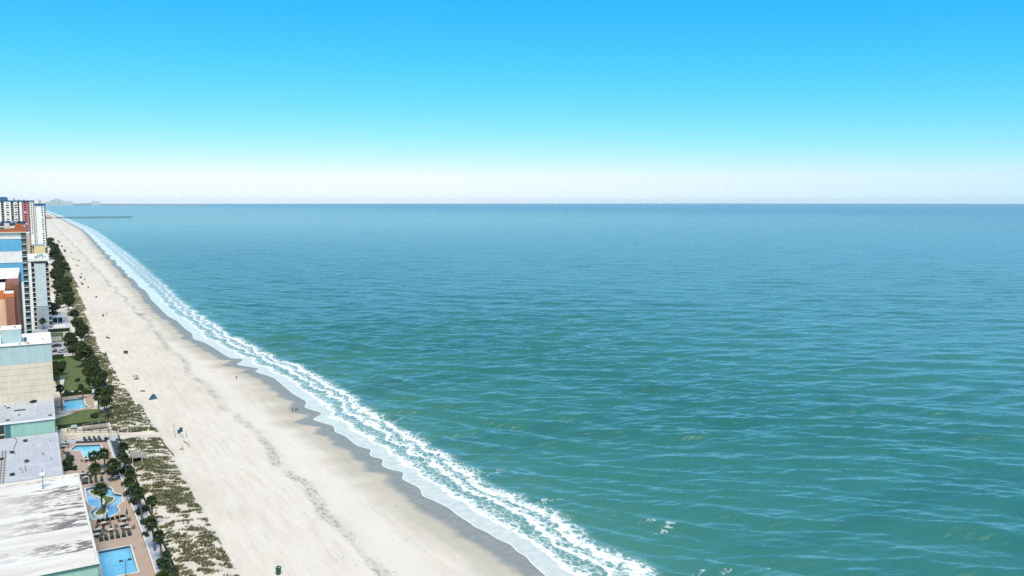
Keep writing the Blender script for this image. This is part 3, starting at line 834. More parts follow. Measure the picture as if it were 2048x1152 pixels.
# J: long slab with bays, pink panel and blue parapet
J = thing('hotel', 'long white slab tower with pink panel, dark balcony bays and blue parapet', 'building', (0, 1162, 0), 0.0, 'beachfront hotels')
box('wall', M['lilac'], J, -70, 0.9, 1.6, 18, 0, 71.2)
box('blue_parapet', M['trim_blue'], J, -70, 1.2, -0.5, 18.4, 71.2, 72.5)
box('blue_roof_hall', M['trim_blue'], J, -70, -26, 3, 16, 72.5, 76.6, taper=1.0)
for a_, b_ in ((-30.5, -23.6), (-20.6, -16.6), (-14.6, -12.2)):
    box('white_bay', M['white'], J, a_, b_, 0, 1.6, 0, 71.2)
box('white_bay', M['white'], J, -36.5, -33.6, 0, 1.6, 0, 71.2)
box('pink_panel', M['pink'], J, -11.4, -5.4, 0.2, 1.6, 0, 70.6)
box('white_bay', M['white'], J, -4.0, -0.6, 0, 1.6, 0, 71.2)
for i in range(11, 25):
    z = 1.4 + 2.78 * i
    window(J, -27.0, z + 0.5, 3.2, 1.6, 0.0, 'glass' if (i * 7) % 3 else 'curtain')
    window(J, -18.4, z + 0.5, 3.0, 1.6, 0.0, 'glass' if (i * 5) % 3 else 'curtain')
    window(J, -8.6, z + 0.5, 3.0, 1.6, 0.2, 'glass' if (i * 4) % 5 else 'curtain')
    window(J, -2.2, z + 0.5, 1.5, 1.4, 0.0, 'glass')
    for a_, b_ in ((-33.4, -30.7), (-23.4, -20.8), (-16.4, -14.8), (-12.0, -11.5), (-5.2, -4.1)):
        balcony(J, a_, b_, 0.3, 1.62, z, 2.78, 'white', 'glass')
for k_ in range(3): box('rooftop_unit', M['wood'], J, -20.5 + k_ * 5.2, -19 + k_ * 5.2, 6, 8, 72.5, 73.6 + (k_ == 0) * 1.4)

# K: dark roofed block with cream wall
K = thing('hotel', 'long cream block under dark navy roof with equipment, seen over tiled roof', 'building', (-6.6, 705, 0), 0.0, 'beachfront hotels')
box('wall', M['offwhite'], K, -60, 0, 0, 110, 0, 53.2)
box('roof', M['navy'], K, -60, 0.3, -0.3, 110, 53.2, 54.2)
box('roof_edge_trim', M['white'], K, -6, 0.4, -0.5, -0.3, 52.6, 53.6)
for i in range(7): box('rooftop_unit', M[('navy', 'far_grey', 'lilac')[i % 3]], K, -4 - i * 2.6, -2.4 - i * 2.6, 20 + (i * 13) % 60, 40 + (i * 13) % 60, 54.2, 55.2)
window(K, -2.6, 50.4, 1.5, 1.5, 0.0); window(K, -0.9, 50.6, 0.9, 1.2, 0.0); window(K, -5.6, 50.3, 0.9, 1.0, 0.0)

# pier house and pier far along the beach
ph = thing('pier_house', 'pink pier pavilion with pale roof at the landward end of the pier', 'building', (56, 4060, 0), 0.0)
box('wall', M['far_pink'], ph, -13, 13, -10, 14, 0, 9.5)
box('roof', M['white'], ph, -13.5, 13.5, -10.5, 14.5, 9.5, 10.6)
box('upper_wall', M['far_pink'], ph, -11, 5, -6, 10, 10.6, 14.5); box('upper_roof', M['far_grey'], ph, -12, 6, -7, 11, 14.5, 15.4, taper=1.0)
box('canopy', M['far_grey'], ph, 14, 34, -8, 6, 9.0, 10.0)
for i in range(4):
    box('canopy_post', M['far_grey'], ph, 15 + i * 6, 15.8 + i * 6, -7.5, -6.7, 0, 9.0)
for i in range(5): window(ph, -10 + i * 5, 3.2, 2.6, 2.8, -10.0)
M['pier_wood'] = plain('pier_wood', (0.035, 0.035, 0.035), 0.9)
pier = thing('fishing_pier', 'long dark wooden fishing pier on piles reaching out over the sea', 'pier', (80, 4080, 0), 0.0)
PL = 292
box('deck', M['pier_wood'], pier, 0, PL, -3, 3, 5.0, 6.9)
box('end_platform', M['pier_wood'], pier, PL, PL + 14, -7, 7, 6.0, 6.7)
box('end_shelter', M['wood_grey'], pier, PL + 2, PL + 10, -3, 3, 6.7, 9.6)
box('railing', M['pier_wood'], pier, 0, PL, -3.0, -2.8, 7.5, 7.8); box('railing', M['pier_wood'], pier, 0, PL, 2.8, 3.0, 7.5, 7.8)
bent = MB(); bent.tube([(0, -2.4, -4), (0, -2.2, 6)], [1.0, 0.9], 6); bent.tube([(0, 2.4, -4), (0, 2.2, 6)], [1.0, 0.9], 6); bent.beam((0, -2.8, 5.7), (0, 2.8, 5.7), 0.6)
bent.beam((0, -2.4, 0.6), (0, 2.4, 5.2), 0.25)
bent_me = bent.mesh('pile_bent', M['pier_wood'])
for i in range(46): inst('pile_bent', bent_me, pier, (2 + i * 6.6, 0, 0))

# far headland with its towers, fading into the haze
hl = []
n = 60
for i in range(n + 1):
    X = -3500 + i * (3900 + 3500) / n
    hl.append((X, 23500 - 0.27 * (X + 3500), 60 + 26 * abs(math.sin(i * 0.7)) * (0.5 + 0.5 * math.sin(i * 0.23)) + 22 * max(0, 1 - i / 40)))
m = MB()
for k_ in range(n):
    a, b = hl[k_], hl[k_ + 1]
    f1 = max(0.0, 1 - k_ / n) ; f2 = max(0.0, 1 - (k_ + 1) / n)
    m.add([(a[0], a[1], -1), (b[0], b[1], -1), (b[0], b[1] + 300, a[2] * 0 + b[2] * f2 ** 0.4), (a[0], a[1] + 300, a[2] * f1 ** 0.4),
           (a[0], a[1] + 2500, -1), (b[0], b[1] + 2500, -1)], [(0, 1, 2, 3), (3, 2, 5, 4)])
fc = m.build('far_coast', paint('far_coast', (0.20, 0.25, 0.27), 0.9)); tag(fc, kind='structure')
# ------------------------------------------------------------------ terraces, lawns, pools
def paver_material():
    t = NT('brick_paving'); P = t.pos()
    b = t.n('ShaderNodeTexBrick'); t.l(P, b.inputs['Vector'])
    b.inputs['Scale'].default_value = 2.6; b.inputs['Mortar Size'].default_value = 0.012
    b.inputs['Color1'].default_value = (0.36, 0.25, 0.19, 1); b.inputs['Color2'].default_value = (0.41, 0.30, 0.23, 1); b.inputs['Mortar'].default_value = (0.33, 0.27, 0.22, 1)
    a = t.noise(P, 0.35, 5, 0.65)
    c = t.mix(t.smooth(a, 0.42, 0.68), b.outputs[0], (0.37, 0.31, 0.25))
    w = t.noise(P, 1.7, 4, 0.7)
    c = t.mix(t.math('MULTIPLY', t.smooth(w, 0.52, 0.75), 0.45), c, (0.25, 0.20, 0.16))
    return t.done(c, 0.85)
def lawn_material():
    t = NT('lawn'); P = t.pos()
    a = t.noise(P, 0.5, 5, 0.65); b = t.noise(P, 6.0, 3, 0.7)
    f = t.math('ADD', t.math('MULTIPLY', a, 0.6), t.math('MULTIPLY', b, 0.4))
    return t.done(t.ramp(f, [(0.32, (0.045, 0.085, 0.022)), (0.52, (0.085, 0.125, 0.035)), (0.7, (0.16, 0.17, 0.06))]), 0.9, t.bump(b, 0.5, 0.1))
def pool_water(name, shallow, deep):
    t = NT(name); P = t.pos()
    a = t.noise(P, 0.16, 3, 0.5)
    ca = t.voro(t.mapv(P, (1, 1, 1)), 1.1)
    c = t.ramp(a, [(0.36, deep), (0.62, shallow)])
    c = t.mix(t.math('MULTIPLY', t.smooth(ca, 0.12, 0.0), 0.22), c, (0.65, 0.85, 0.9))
    return t.done(c, 0.08, t.bump(t.noise(P, 1.6, 3), 0.2, 0.15))
M['paver'] = paver_material(); M['lawn'] = lawn_material()
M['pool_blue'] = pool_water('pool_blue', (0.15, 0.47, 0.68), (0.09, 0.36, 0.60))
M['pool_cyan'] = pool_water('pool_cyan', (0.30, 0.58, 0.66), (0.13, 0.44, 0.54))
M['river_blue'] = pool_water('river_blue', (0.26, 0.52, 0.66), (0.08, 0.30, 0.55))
M['pool_tile'] = plain('pool_tile', (0.03, 0.07, 0.14), 0.4)

DZ = 0.06
def pool(name, label, poly, mat, holes=(), curb=0.28, wall='pool_tile'):
    """basin wall, coping ring and water, all sunk into the paving"""
    t = thing(name, label, 'pool', (poly[0][0], poly[0][1], 0), 0)
    ox, oy = poly[0]
    L = [(p[0] - ox, p[1] - oy) for p in poly]
    n = len(L); m = MB()
    m.add([(p[0], p[1], DZ) for p in L] + [(p[0], p[1], -1.1) for p in L], [(i, (i + 1) % n, n + (i + 1) % n, n + i) for i in range(n)])
    m.build('basin_wall', M[wall], t)
    out = inset(L, -curb); m = MB()
    k = len(L)
    top = [(p[0], p[1], DZ + 0.05) for p in L] + [(p[0], p[1], DZ + 0.05) for p in out]
    low = [(p[0], p[1], DZ - 0.05) for p in L] + [(p[0], p[1], DZ - 0.05) for p in out]
    m.add(top + low, [(i, (i + 1) % k, k + (i + 1) % k, k + i) for i in range(k)] + [(2 * k + i, i, (i + 1) % k, 2 * k + (i + 1) % k) if False else (k + i, k + (i + 1) % k, 3 * k + (i + 1) % k, 3 * k + i) for i in range(k)]
          + [(i, 2 * k + i, 2 * k + (i + 1) % k, (i + 1) % k) for i in range(k)])
    m.build('coping', M['curb'], t)
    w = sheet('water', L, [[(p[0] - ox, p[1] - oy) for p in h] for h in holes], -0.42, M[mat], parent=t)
    return t, (ox, oy)

rect3 = [(7.75, 180.1), (7.75, 166.2), (13.6, 166.2), (13.6, 180.1)]
p3, _ = pool('swimming_pool', 'bright blue rectangular swimming pool beside the peeling white roof', rect3, 'pool_blue')
for k_ in (0, 1): MB().tube([(5.9 + 0.5, -2.4 - k_ * 0.6, DZ), (5.9 + 0.4, -2.4 - k_ * 0.6, 0.9), (5.9 - 0.4, -2.4 - k_ * 0.6, 0.85), (5.9 - 0.5, -2.4 - k_ * 0.6, -0.5)], [0.03] * 4, 6).build('grab_rail', M['metal_grey'], p3)
river_raw = [(7.6, 222.3), (8.4, 222.8), (9.2, 223.1), (10.5, 223.1), (11.8, 222.1), (12.8, 220.5), (13.1, 218.7), (13.1, 216.8), (13.5, 215.1), (14.5, 213.9), (15.2, 212.3), (15.3, 210.6), (15.0, 209.0), (14.2, 207.9), (13.5, 206.8), (13.2, 205.3), (13.3, 203.6), (13.3, 202.3), (12.6, 201.1), (11.4, 199.7), (10.2, 199.2), (9.0, 199.1), (8.2, 199.4), (7.8, 200.6), (7.7, 204.4), (8.3, 206.0), (8.4, 208.4), (7.7, 210.5), (7.5, 215), (7.5, 219)]
isl_raw = [(8.0, 219.9), (8.5, 220.8), (9.2, 220.9), (9.9, 220.4), (10.6, 218.4), (10.9, 216.4), (11.6, 214.5), (12.5, 213.5), (13.2, 212.3), (13.2, 210.9), (12.6, 209.5), (11.8, 208.3), (11.2, 206.7), (11.1, 204.9), (11.1, 202.9), (10.7, 201.9), (9.9, 201.4), (8.9, 201.5), (8.3, 202.2), (8.3, 203.4), (8.7, 204.6), (9.3, 205.8), (10.0, 207.2), (10.5, 209.0), (10.7, 210.7), (10.4, 212.7), (9.8, 214.4), (9.1, 215.9), (8.5, 217.2), (8.1, 218.4)]
river_poly = smooth_loop(river_raw, 3); isl_poly = smooth_loop(isl_raw, 3)
rv, ro_ = pool('lazy_river', 'winding pale blue lazy river pool looping round a grassy island', river_poly, 'river_blue', [isl_poly])
il = thing('river_island', 'curving green grass island with white curb inside the lazy river pool', 'island', (isl_poly[0][0], isl_poly[0][1], 0), 0)
IL = [(p[0] - isl_poly[0][0], p[1] - isl_poly[0][1]) for p in isl_poly]
m = MB(); n = len(IL); inn = inset(IL, 0.32)
m.add([(p[0], p[1], 0.16) for p in IL] + [(p[0], p[1], 0.16) for p in inn] + [(p[0], p[1], -1.1) for p in IL],
      [(i, (i + 1) % n, n + (i + 1) % n, n + i) for i in range(n)] + [(2 * n + i, 2 * n + (i + 1) % n, (i + 1) % n, i) for i in range(n)])
m.build('curb', M['curb'], il)
sheet('grass', inset(IL, 0.30), [], 0.14, M['lawn'], parent=il)
spa = thing('spa_pool', 'small round spa steps at the building side of lazy river', 'pool', (8.25, 207.2, 0), 0)
MB().lathe((0, 0, -0.3), [(0.75, 0), (0.75, 0.5), (0.55, 0.5), (0.55, 0.35)], 16).build('coping', M['curb'], spa)
MB().lathe((0, 0, -0.3), [(0.55, 0.0), (0.55, 0.36)], 16).build('water', M['river_blue'], spa)
poly2 = [(5.6, 260.7), (8.3, 257.9), (8.7, 250.5), (13.4, 250.6), (13.3, 262.5), (7.0, 264.9)]
p2, _ = pool('swimming_pool', 'pale cyan angular swimming pool on brick deck with two closed parasols', poly2, 'pool_cyan')
poly1 = smooth_loop([(5.9, 328.6), (6.0, 322), (5.7, 317.7), (4.9, 315.9), (6.8, 312.9), (8.9, 311.8), (11.2, 312.6), (13.0, 313.6), (12.1, 316.2), (11.9, 322.5), (11.7, 329.3), (8.7, 329.1)], 3)
p1, _ = pool('swimming_pool', 'turquoise swimming pool with curved near edge beside the far lawn', poly1, 'pool_cyan', curb=0.5)
sp2 = thing('spa_pool', 'small oval spa with white coping near the turquoise pool', 'pool', (5.6, 309.8, 0), 0)
e = [(1.5 * math.cos(a * math.pi / 10), 1.15 * math.sin(a * math.pi / 10)) for a in range(20)]
m = MB(); m.prism([(x * 1.3, y * 1.3) for x, y in e], 0.0, 0.22); m.build('coping', M['curb'], sp2)
MB().prism(e, 0.1, 0.24).build('water', M['pool_cyan'], sp2)

# paved terraces (the pools are real holes in them)
tag(sheet('pool_terrace', [(6.4, 120), (16.3, 120), (16.3, 186), (15.9, 206), (15.6, 225), (15.5, 240), (15.35, 246), (15.2, 264.2), (7.2, 267.2), (2.9, 268.2), (2.9, 206.6), (5.9, 206.6)],
          [rect3, river_poly, poly2], DZ, M['paver'], 0.4), kind='structure')
tag(sheet('garden_terrace', [(2.6, 306.5), (7.5, 308.0), (9.6, 309.6), (14.6, 311.2), (15.2, 333), (2.6, 335)], [poly1], DZ, M['paver'], 0.3), kind='structure')
tag(sheet('seawall_walk', [(16.62, 120), (19.3, 120), (19.3, 180), (18.6, 214), (18.4, 269.8), (7.2, 271.6), (3.0, 273.2), (3.0, 268.6), (7.3, 267.6), (15.6, 264.6), (15.8, 246), (15.95, 225), (16.25, 206)], [], 0.03, M['concrete'], 0.2), kind='structure')
sw = thing('terrace_curb', 'low white seawall curb between brick terrace and pale walkway', 'wall', (16.4, 120, 0))
pts = [(16.3, 120), (16.3, 186), (15.9, 206), (15.6, 225), (15.5, 240), (15.35, 246), (15.2, 264.4)]
for a, b in zip(pts[:-1], pts[1:]):
    MB().beam((a[0] + 0.16 - 16.4, a[1] - 120, 0.28), (b[0] + 0.16 - 16.4, b[1] - 120, 0.28), 0.30, 0.56).build('curb_section', M['curb'], sw)
MB().beam((15.2 - 16.4, 144.6, 0.28), (7.2 - 16.4, 147.5, 0.28), 0.25, 0.5).build('curb_section', M['dark_frame'], sw)
tag(sheet('lawn', smooth_loop([(2.7, 291.4), (9.0, 288.6), (16.9, 286.8), (17.8, 298), (17.2, 304), (15.0, 309.6), (9.6, 308.2), (6.0, 304.5), (2.8, 301.0)], 3), [], 0.07, M['lawn']), kind='structure')
tag(sheet('lawn', [(5.0, 345), (15.5, 341), (16.0, 390), (15.5, 425), (3.4, 425), (3.4, 372)], [], 0.05, M['lawn']), kind='structure')
tag(sheet('path', [(5.7, 346), (7.7, 345.2), (9.5, 343), (11.6, 342.6), (11.4, 341.2), (6.2, 341.8), (5.4, 344), (5.5, 372.8), (7.5, 372.5)], [], 0.10, M['curb']), kind='structure')
tag(sheet('lawn', [(3.0, 470), (9.5, 470), (10.5, 505), (2.5, 505)], [], 0.05, M['lawn']), kind='structure')
tag(sheet('courtyard', [(3.0, 428), (14.0, 428), (14.2, 466), (3.0, 470)], [], 0.04, M['concrete']), kind='structure')
tag(sheet('courtyard', [(-6.0, 506), (14.6, 506), (14.6, 572), (6.2, 576), (-6.0, 522)], [], 0.04, M['concrete']), kind='structure')
tag(sheet('path', [(2.9, 273.4), (18.3, 270.4), (24.5, 266.4), (29.5, 262), (30.5, 268), (25.2, 269.2), (18, 275.5), (9, 280), (3, 286)], [], 0.045, paint('path_sand', (0.56, 0.50, 0.40), 0.95, 0.1, 0.4, False)), kind='structure')

# ------------------------------------------------------------------ plants
def leaf_cloud(n, rx, ry, rz, cz, size, seed, flat=0.0, lobes=6):
    """crown made of many small leaf-clump faces on and in uneven lobes"""
    r = random.Random(seed); m = MB()
    lob = []
    for i in range(lobes):
        a = r.uniform(0, 6.28); d = r.uniform(0.25, 0.72)
        lob.append((math.cos(a) * d * rx, math.sin(a) * d * ry, cz + r.uniform(-0.45, 0.55) * rz, r.uniform(0.38, 0.62)))
    lob.append((0, 0, cz + 0.15 * rz, 0.7))
    for i in range(n):
        lx, ly, lz, lr = r.choice(lob)
        while True:
            d = Vector((r.gauss(0, 1), r.gauss(0, 1), r.gauss(0, 1)))
            if d.length > 0.1: break
        d.normalize()
        rad = lr * (0.62 + 0.45 * r.random() ** 0.6)
        p = Vector((lx + d.x * rx * rad, ly + d.y * ry * rad, lz + d.z * rz * rad))
        if p.z < cz - rz * 1.05: continue
        nrm = (d + Vector((r.gauss(0, .5), r.gauss(0, .5), r.gauss(0, .5) + 0.25))).normalized()
        u = nrm.orthogonal().normalized(); v = nrm.cross(u)
        a = r.uniform(0, 6.28); u, v = u * math.cos(a) + v * math.sin(a), v * math.cos(a) - u * math.sin(a)
        s = size * r.uniform(0.6, 1.35)
        b1 = p + u * s; b2 = p + v * s * 0.62 + nrm * s * 0.12; b3 = p - u * s * 0.9; b4 = p - v * s * 0.62 + nrm * s * 0.12
        m.add([b1, b2, b3, b4], [(0, 1, 2), (0, 2, 3)])
    return m

def limbs(h, r0, rx, seed, k=5):
    r = random.Random(seed); m = MB()
    m.tube([(0, 0, -0.2), (0.05, 0.02, h * 0.4), (0.02, 0.1, h * 0.75)], [r0, r0 * 0.8, r0 * 0.5], 7)
    for i in range(k):
        a = i * 6.28 / k + r.uniform(-.4, .4); z0 = h * r.uniform(0.35, 0.6)
        e = (math.cos(a) * rx * 0.6, math.sin(a) * rx * 0.6, h * r.uniform(0.8, 1.05))
        m.tube([(0, 0, z0), (e[0] * 0.5, e[1] * 0.5, (z0 + e[2]) / 2 + 0.2), e], [r0 * 0.5, r0 * 0.35, r0 * 0.12], 5)
    return m

TREE = []
for i in range(4):
    cr = leaf_cloud(1500, 2.5, 2.5, 2.0, 3.9, 0.30, 40 + i, lobes=9).mesh('crown', M['tree_leaf'])
    tr = limbs(3.8, 0.22, 2.2, 50 + i).mesh('trunk', M['trunk'])
    TREE.append((tr, cr))
SHRUB = []
for i in range(3):
    cr = leaf_cloud(750, 1.1, 1.1, 0.8, 0.8, 0.17, 60 + i, lobes=7).mesh('crown', M['shrub_leaf'])
    tr = limbs(0.8, 0.07, 1.0, 70 + i, 4).mesh('stem', M['trunk'])
    SHRUB.append((tr, cr))

def palm_crown(seed, n=34, rad=1.55):
    """round head of fan fronds: each a short stalk with a pleated, fingered fan"""
    r = random.Random(seed); m = MB()
    for i in range(n):
        az = i * 2.39996 + r.uniform(-.25, .25)
        el = R(78) - (i / n) * R(125) + r.uniform(-.12, .12)
        d = Vector((math.cos(az) * math.cos(el), math.sin(az) * math.cos(el), math.sin(el)))
        side = Vector((-math.sin(az), math.cos(az), 0)); up = side.cross(d).normalized() * -1
        if up.z < 0 and el < R(60): up = -up
        L = rad * r.uniform(0.85, 1.12)
        st = d * (L * 0.42)
        m.add([side * 0.02, side * -0.02, st + side * -0.02, st + side * 0.02], [(0, 1, 2, 3)])
        k = 9; base = st
        for j in range(k):
            t0 = (j - (k - 1) / 2) / ((k - 1) / 2)
            ang = t0 * R(74)
            tip = base + (d * math.cos(ang) + side * math.sin(ang)) * (L * 0.62 * (1 - 0.22 * abs(t0))) + Vector((0, 0, -1)) * (L * (0.13 + 0.14 * abs(t0)))
            mid = base + (tip - base) * 0.55 + up * (0.05 * L)
            w = (tip - base).cross(up).normalized() * (L * 0.065)
            m.add([base, mid + w, tip, mid - w], [(0, 1, 2), (0, 2, 3)])
    for i in range(16):                                   # skirt of dead thatch under the head
        az = r.uniform(0, 6.28); l = rad * r.uniform(0.35, 0.6)
        d = Vector((math.cos(az) * 0.55, math.sin(az) * 0.55, -0.85)); s_ = Vector((-math.sin(az), math.cos(az), 0)) * 0.12
        m.add([(0, 0, 0), tuple(d * l + s_), tuple(d * l * 1.1), tuple(d * l - s_)], [(0, 1, 2), (0, 2, 3)], 1)
    return m.mesh('crown', [M['palm_leaf'], M['trunk']])
PALM = [palm_crown(80 + i) for i in range(3)]
def palm_trunk(h, seed):
    r = random.Random(seed); m = MB(); k = 7
    bx, by = r.uniform(-.5, .5), r.uniform(-.5, .5)
    pts = [(bx * (i / k) ** 2 - bx, by * (i / k) ** 2 - by, -0.2 + (h + 0.2) * i / k) for i in range(k + 1)]
    m.tube(pts, [0.24, 0.20, 0.19, 0.185, 0.18, 0.18, 0.19, 0.22], 8)
    return m.mesh('trunk', M['trunk']), (0, 0, h)
def palm(x, y, h, rad, label, group, i):
    t = thing('palm_tree', label, 'palm', (x, y, 0), 0, group)
    tm, top = palm_trunk(h, i * 13 + 5)
    inst('trunk', tm, t)
    inst('crown', PALM[i % 3], t, (0, 0, h), i * 1.3, rad / 1.55)
    return t
def tree(x, y, sc, label, group, i, hs=1.0, name='broadleaf_tree', cat='tree'):
    t = thing(name, label, cat, (x, y, 0), i * 1.7, group)
    t.scale = (sc, sc, sc * hs)
    inst('trunk', TREE[i % 4][0], t); inst('crown', TREE[i % 4][1], t)
    return t
def shrub(x, y, sc, label, group, i, hs=1.0):
    t = thing('shrub', label, 'shrub', (x, y, 0.03), i * 1.1, group); t.scale = (sc, sc, sc * hs)
    inst('stem', SHRUB[i % 3][0], t); inst('crown', SHRUB[i % 3][1], t)
    return t

row = [(16.5, 152.5, 3.6, 1.9), (17.9, 168.8, 5.4, 1.5), (17.2, 174.6, 6.0, 1.7), (18.7, 187.5, 6.2, 1.5), (16.9, 195.0, 5.6, 1.5), (17.6, 200.4, 4.4, 1.5), (16.2, 207.0, 5.0, 1.7), (17.0, 214.5, 4.6, 1.6), (16.8, 226.5, 5.2, 1.6), (17.4, 236.0, 5.6, 1.7), (17.3, 241.5, 4.4, 1.4)]
for i, (x, y, h, r_) in enumerate(row):
    palm(x, y, h, r_, 'fan palm on the pale walkway beside the terrace curb, %s counted from the picture bottom' % ORD[i], 'palms along the seawall walk', i)
palm(9.9, 203.0, 5.6, 1.9, 'fan palm with thick trunk on near end of grass river island', 'palms on the river island', 3)
palm(9.7, 220.2, 5.6, 1.8, 'slender fan palm on far end of grass river island', 'palms on the river island', 7)
palm(13.9, 225.0, 4.6, 2.0, 'broad fan palm over dark tables between lazy river and angular pool', 'palms over the tables', 5)
palm(12.6, 236.5, 4.4, 2.0, 'broad low fan palm beside the angular pool deck', 'palms over the tables', 8)
palm(10.4, 238.5, 3.6, 1.7, 'low bushy fan palm at landward side of the table group', 'palms over the tables', 2)
palm(4.6, 313.5, 7.6, 1.7, 'tall slim palm at the building corner by the turquoise pool', 'palms round the turquoise pool', 1)
palm(11.4, 327.5, 4.6, 1.4, 'single short fan palm on lawn behind the turquoise pool', 'palms round the turquoise pool', 4)
palm(15.3, 299.0, 6.4, 1.9, 'leaning fan palm in clump between turquoise pool and dune', 'palms round the turquoise pool', 6)
palm(16.6, 293.5, 5.4, 1.7, 'nearest fan palm in clump at the seaward lawn corner', 'palms round the turquoise pool', 9)
palm(15.8, 309.0, 6.0, 1.8, 'fan palm at the back of clump beside turquoise pool terrace', 'palms round the turquoise pool', 10)
palm(4.2, 351.0, 5.6, 1.8, 'fan palm close to beige wall at the path end', 'palms round the turquoise pool', 11)
palm(1.2, 520.0, 5.0, 2.2, 'fan palm in front of white pavilion by balconied tower', 'palms by the pavilion', 12)
palm(4.9, 600.0, 7.5, 2.6, 'tall fan palm before blank pale grey wall', 'palms by the pavilion', 13)
palm(11.4, 641.0, 6.0, 2.4, 'fan palm right of the blank grey tower wall', 'palms by the pavilion', 14)

tr = [(12.4, 436, 1.05), (15.4, 426, .95), (12.0, 418.5, .8), (16.3, 405, 1.05), (15.6, 391, 1.35), (17.2, 378, 1.0), (5.0, 367, 1.0), (5.4, 378, .9), (16.4, 357, 1.15), (17.6, 343, 1.15), (17.0, 331, 1.15), (18.4, 318, .9), (18.0, 305, .8),
      (12.2, 455, 1.0), (17.4, 463, 1.0), (18.4, 476, 1.1), (17.6, 495, 1.25), (18.6, 512, .9), (4.6, 583, 1.3), (1.0, 592, 1.2), (6.6, 563, 1.1), (9.0, 595, 1.0), (17.5, 546, 1.1), (16.3, 606, 1.2), (16.8, 628, 1.4), (12.0, 622, 1.0), (19, 655, 1.1)]
for i, (x, y, s_) in enumerate(tr):
    place = ('by the far lawn' if y < 400 else 'around the courtyard' if y < 480 else 'round the white pavilion')
    tree(x, y, s_ * 1.18, 'dark broadleaf tree %s, %s from near end' % (place, ORD[[q for q in range(len(tr)) if (tr[q][1] < 400) == (y < 400) and (400 <= tr[q][1] < 480) == (400 <= y < 480)].index(i)]), 'broadleaf trees behind the dunes', i)
k_ = 0
far_tr = []
for yy in list(range(690, 1000, 26)) + list(range(1010, 1700, 52)) + list(range(1720, 3600, 190)):
    cx = 14 + (yy > 900) * 4 + random.uniform(-2.5, 3.5); far_tr.append((cx, yy + random.uniform(-8, 8)))
    if yy < 1700: far_tr.append((cx + random.uniform(3.5, 6), yy + random.uniform(4, 20)))
for i, (x, y) in enumerate(far_tr):
    tree(x, y, 1.2 + random.random() * 0.7, 'distant dark tree in the green belt between towers and far beach', 'trees of the far green belt', i, 0.8)

sh = [(18.6, 158, 1.5), (18.8, 161, 1.3), (18.5, 165, 1.4), (17.6, 158.5, 1.3), (19.0, 170, .9), (18.9, 178, .7), (16.9, 183.5, .7), (18.9, 192, .9), (17.5, 191, .8), (17.0, 198, .9), (18.6, 199, .9), (16.7, 205, 1.1), (18.0, 208, .9), (16.6, 212, 1.2), (17.8, 217, 1.2), (16.4, 220, 1.1), (17.8, 224, 1.3), (16.5, 230, 1.3), (18.2, 231, 1.2), (17.5, 245, 1.2), (18.3, 239, 1.1)]
for i, (x, y, s_) in enumerate(sh):
    shrub(x, y, s_, 'dense dark shrub under seawall palms, %s along the walkway from picture bottom' % (ORD + ['twenty first'])[i], 'shrubs along the seawall walk', i)
for i, (x, y, s_, lb) in enumerate(((4.3, 245.0, 1.35, 'rounded dark shrub bed against the grey roofed wing'), (4.4, 240.6, 1.3, 'low oval clipped bush in bed near grey roof corner'), (5.8, 239.3, .55, 'tiny upright conifer bush beside the oval bed'),
        (15.2, 266.4, .6, 'potted bushy plant at the corner of angular pool deck'), (5.2, 249.0, 1.0, 'dark bush behind landward loungers at angular pool'), (14.2, 231.0, 1.3, 'dark bush among tables below the broad palms'), (15.3, 236, 1.2, 'bush beside curb between tables and angular pool'),
        (15.2, 287.9, .7, 'bush at the seaward corner of near lawn'), (13.6, 296.0, 1.1, 'dark round bush in the middle of near lawn edge'), (12.0, 343.0, .9, 'bush at the curved path end by far lawn'), (-3.0, 289.5, .9, 'green weeds growing on stained roof against beige wall'),
        (7.4, 338.4, 1.1, 'dark hedge bush behind turquoise pool, landward'), (10.0, 337.6, 1.0, 'dark hedge bush behind turquoise pool, middle'), (13.0, 337.0, 1.1, 'dark hedge bush behind turquoise pool, seaward'), (11.5, 361, .9, 'small rounded tree bush on far lawn'))):
    o = shrub(x, y, s_, lb, None, i + 3, 1.7 if 'conifer' in lb else (0.6 if 'oval' in lb or 'weeds' in lb else 1.0))
    if 'weeds' in lb: o.location.z = 8.72

def hedge(name, x0, x1, y0, y1, h, label):
    t = thing(name, label, 'hedge', ((x0 + x1) / 2, (y0 + y1) / 2, 0)); r = random.Random(int(x0 * 7 + y0)); m = MB()
    w, d = (x1 - x0), (y1 - y0)
    box('hedge_body', M['shrub_leaf'], t, -w / 2 + .2, w / 2 - .2, -d / 2 + .15, d / 2 - .15, 0, h - 0.15)
    for i in range(int(380 * max(1, w * d / 5))):
        p = Vector((r.uniform(-w / 2, w / 2), r.uniform(-d / 2, d / 2), h * (0.3 + 0.7 * r.random() ** .4)))
        if r.random() < .6: p.z = h + r.uniform(-.12, .08)
        u = Vector((r.gauss(0, 1), r.gauss(0, 1), r.gauss(0, .6))).normalized() * 0.15; v = Vector((r.gauss(0, 1), r.gauss(0, 1), r.gauss(0, 1))).normalized() * 0.1
        m.add([p + u, p + v, p - u, p - v], [(0, 1, 2, 3)])
    m.build('leaves', M['shrub_leaf'], t)
hedge('hedge', 3.2, 8.4, 417, 421, 1.7, 'clipped dark hedge along the landward lawn end below courtyard')
hedge('hedge', 3.4, 13.8, 506.5, 510, 1.5, 'long dark hedge along near side of white pavilion')
hedge('hedge', 2.9, 16.8, 287.2, 289.0, 0.8, 'low hedge along near edge of the garden lawn')
hedge('hedge', 5.2, 15.2, 334.6, 336.4, 1.1, 'dark hedge behind the turquoise pool terrace')

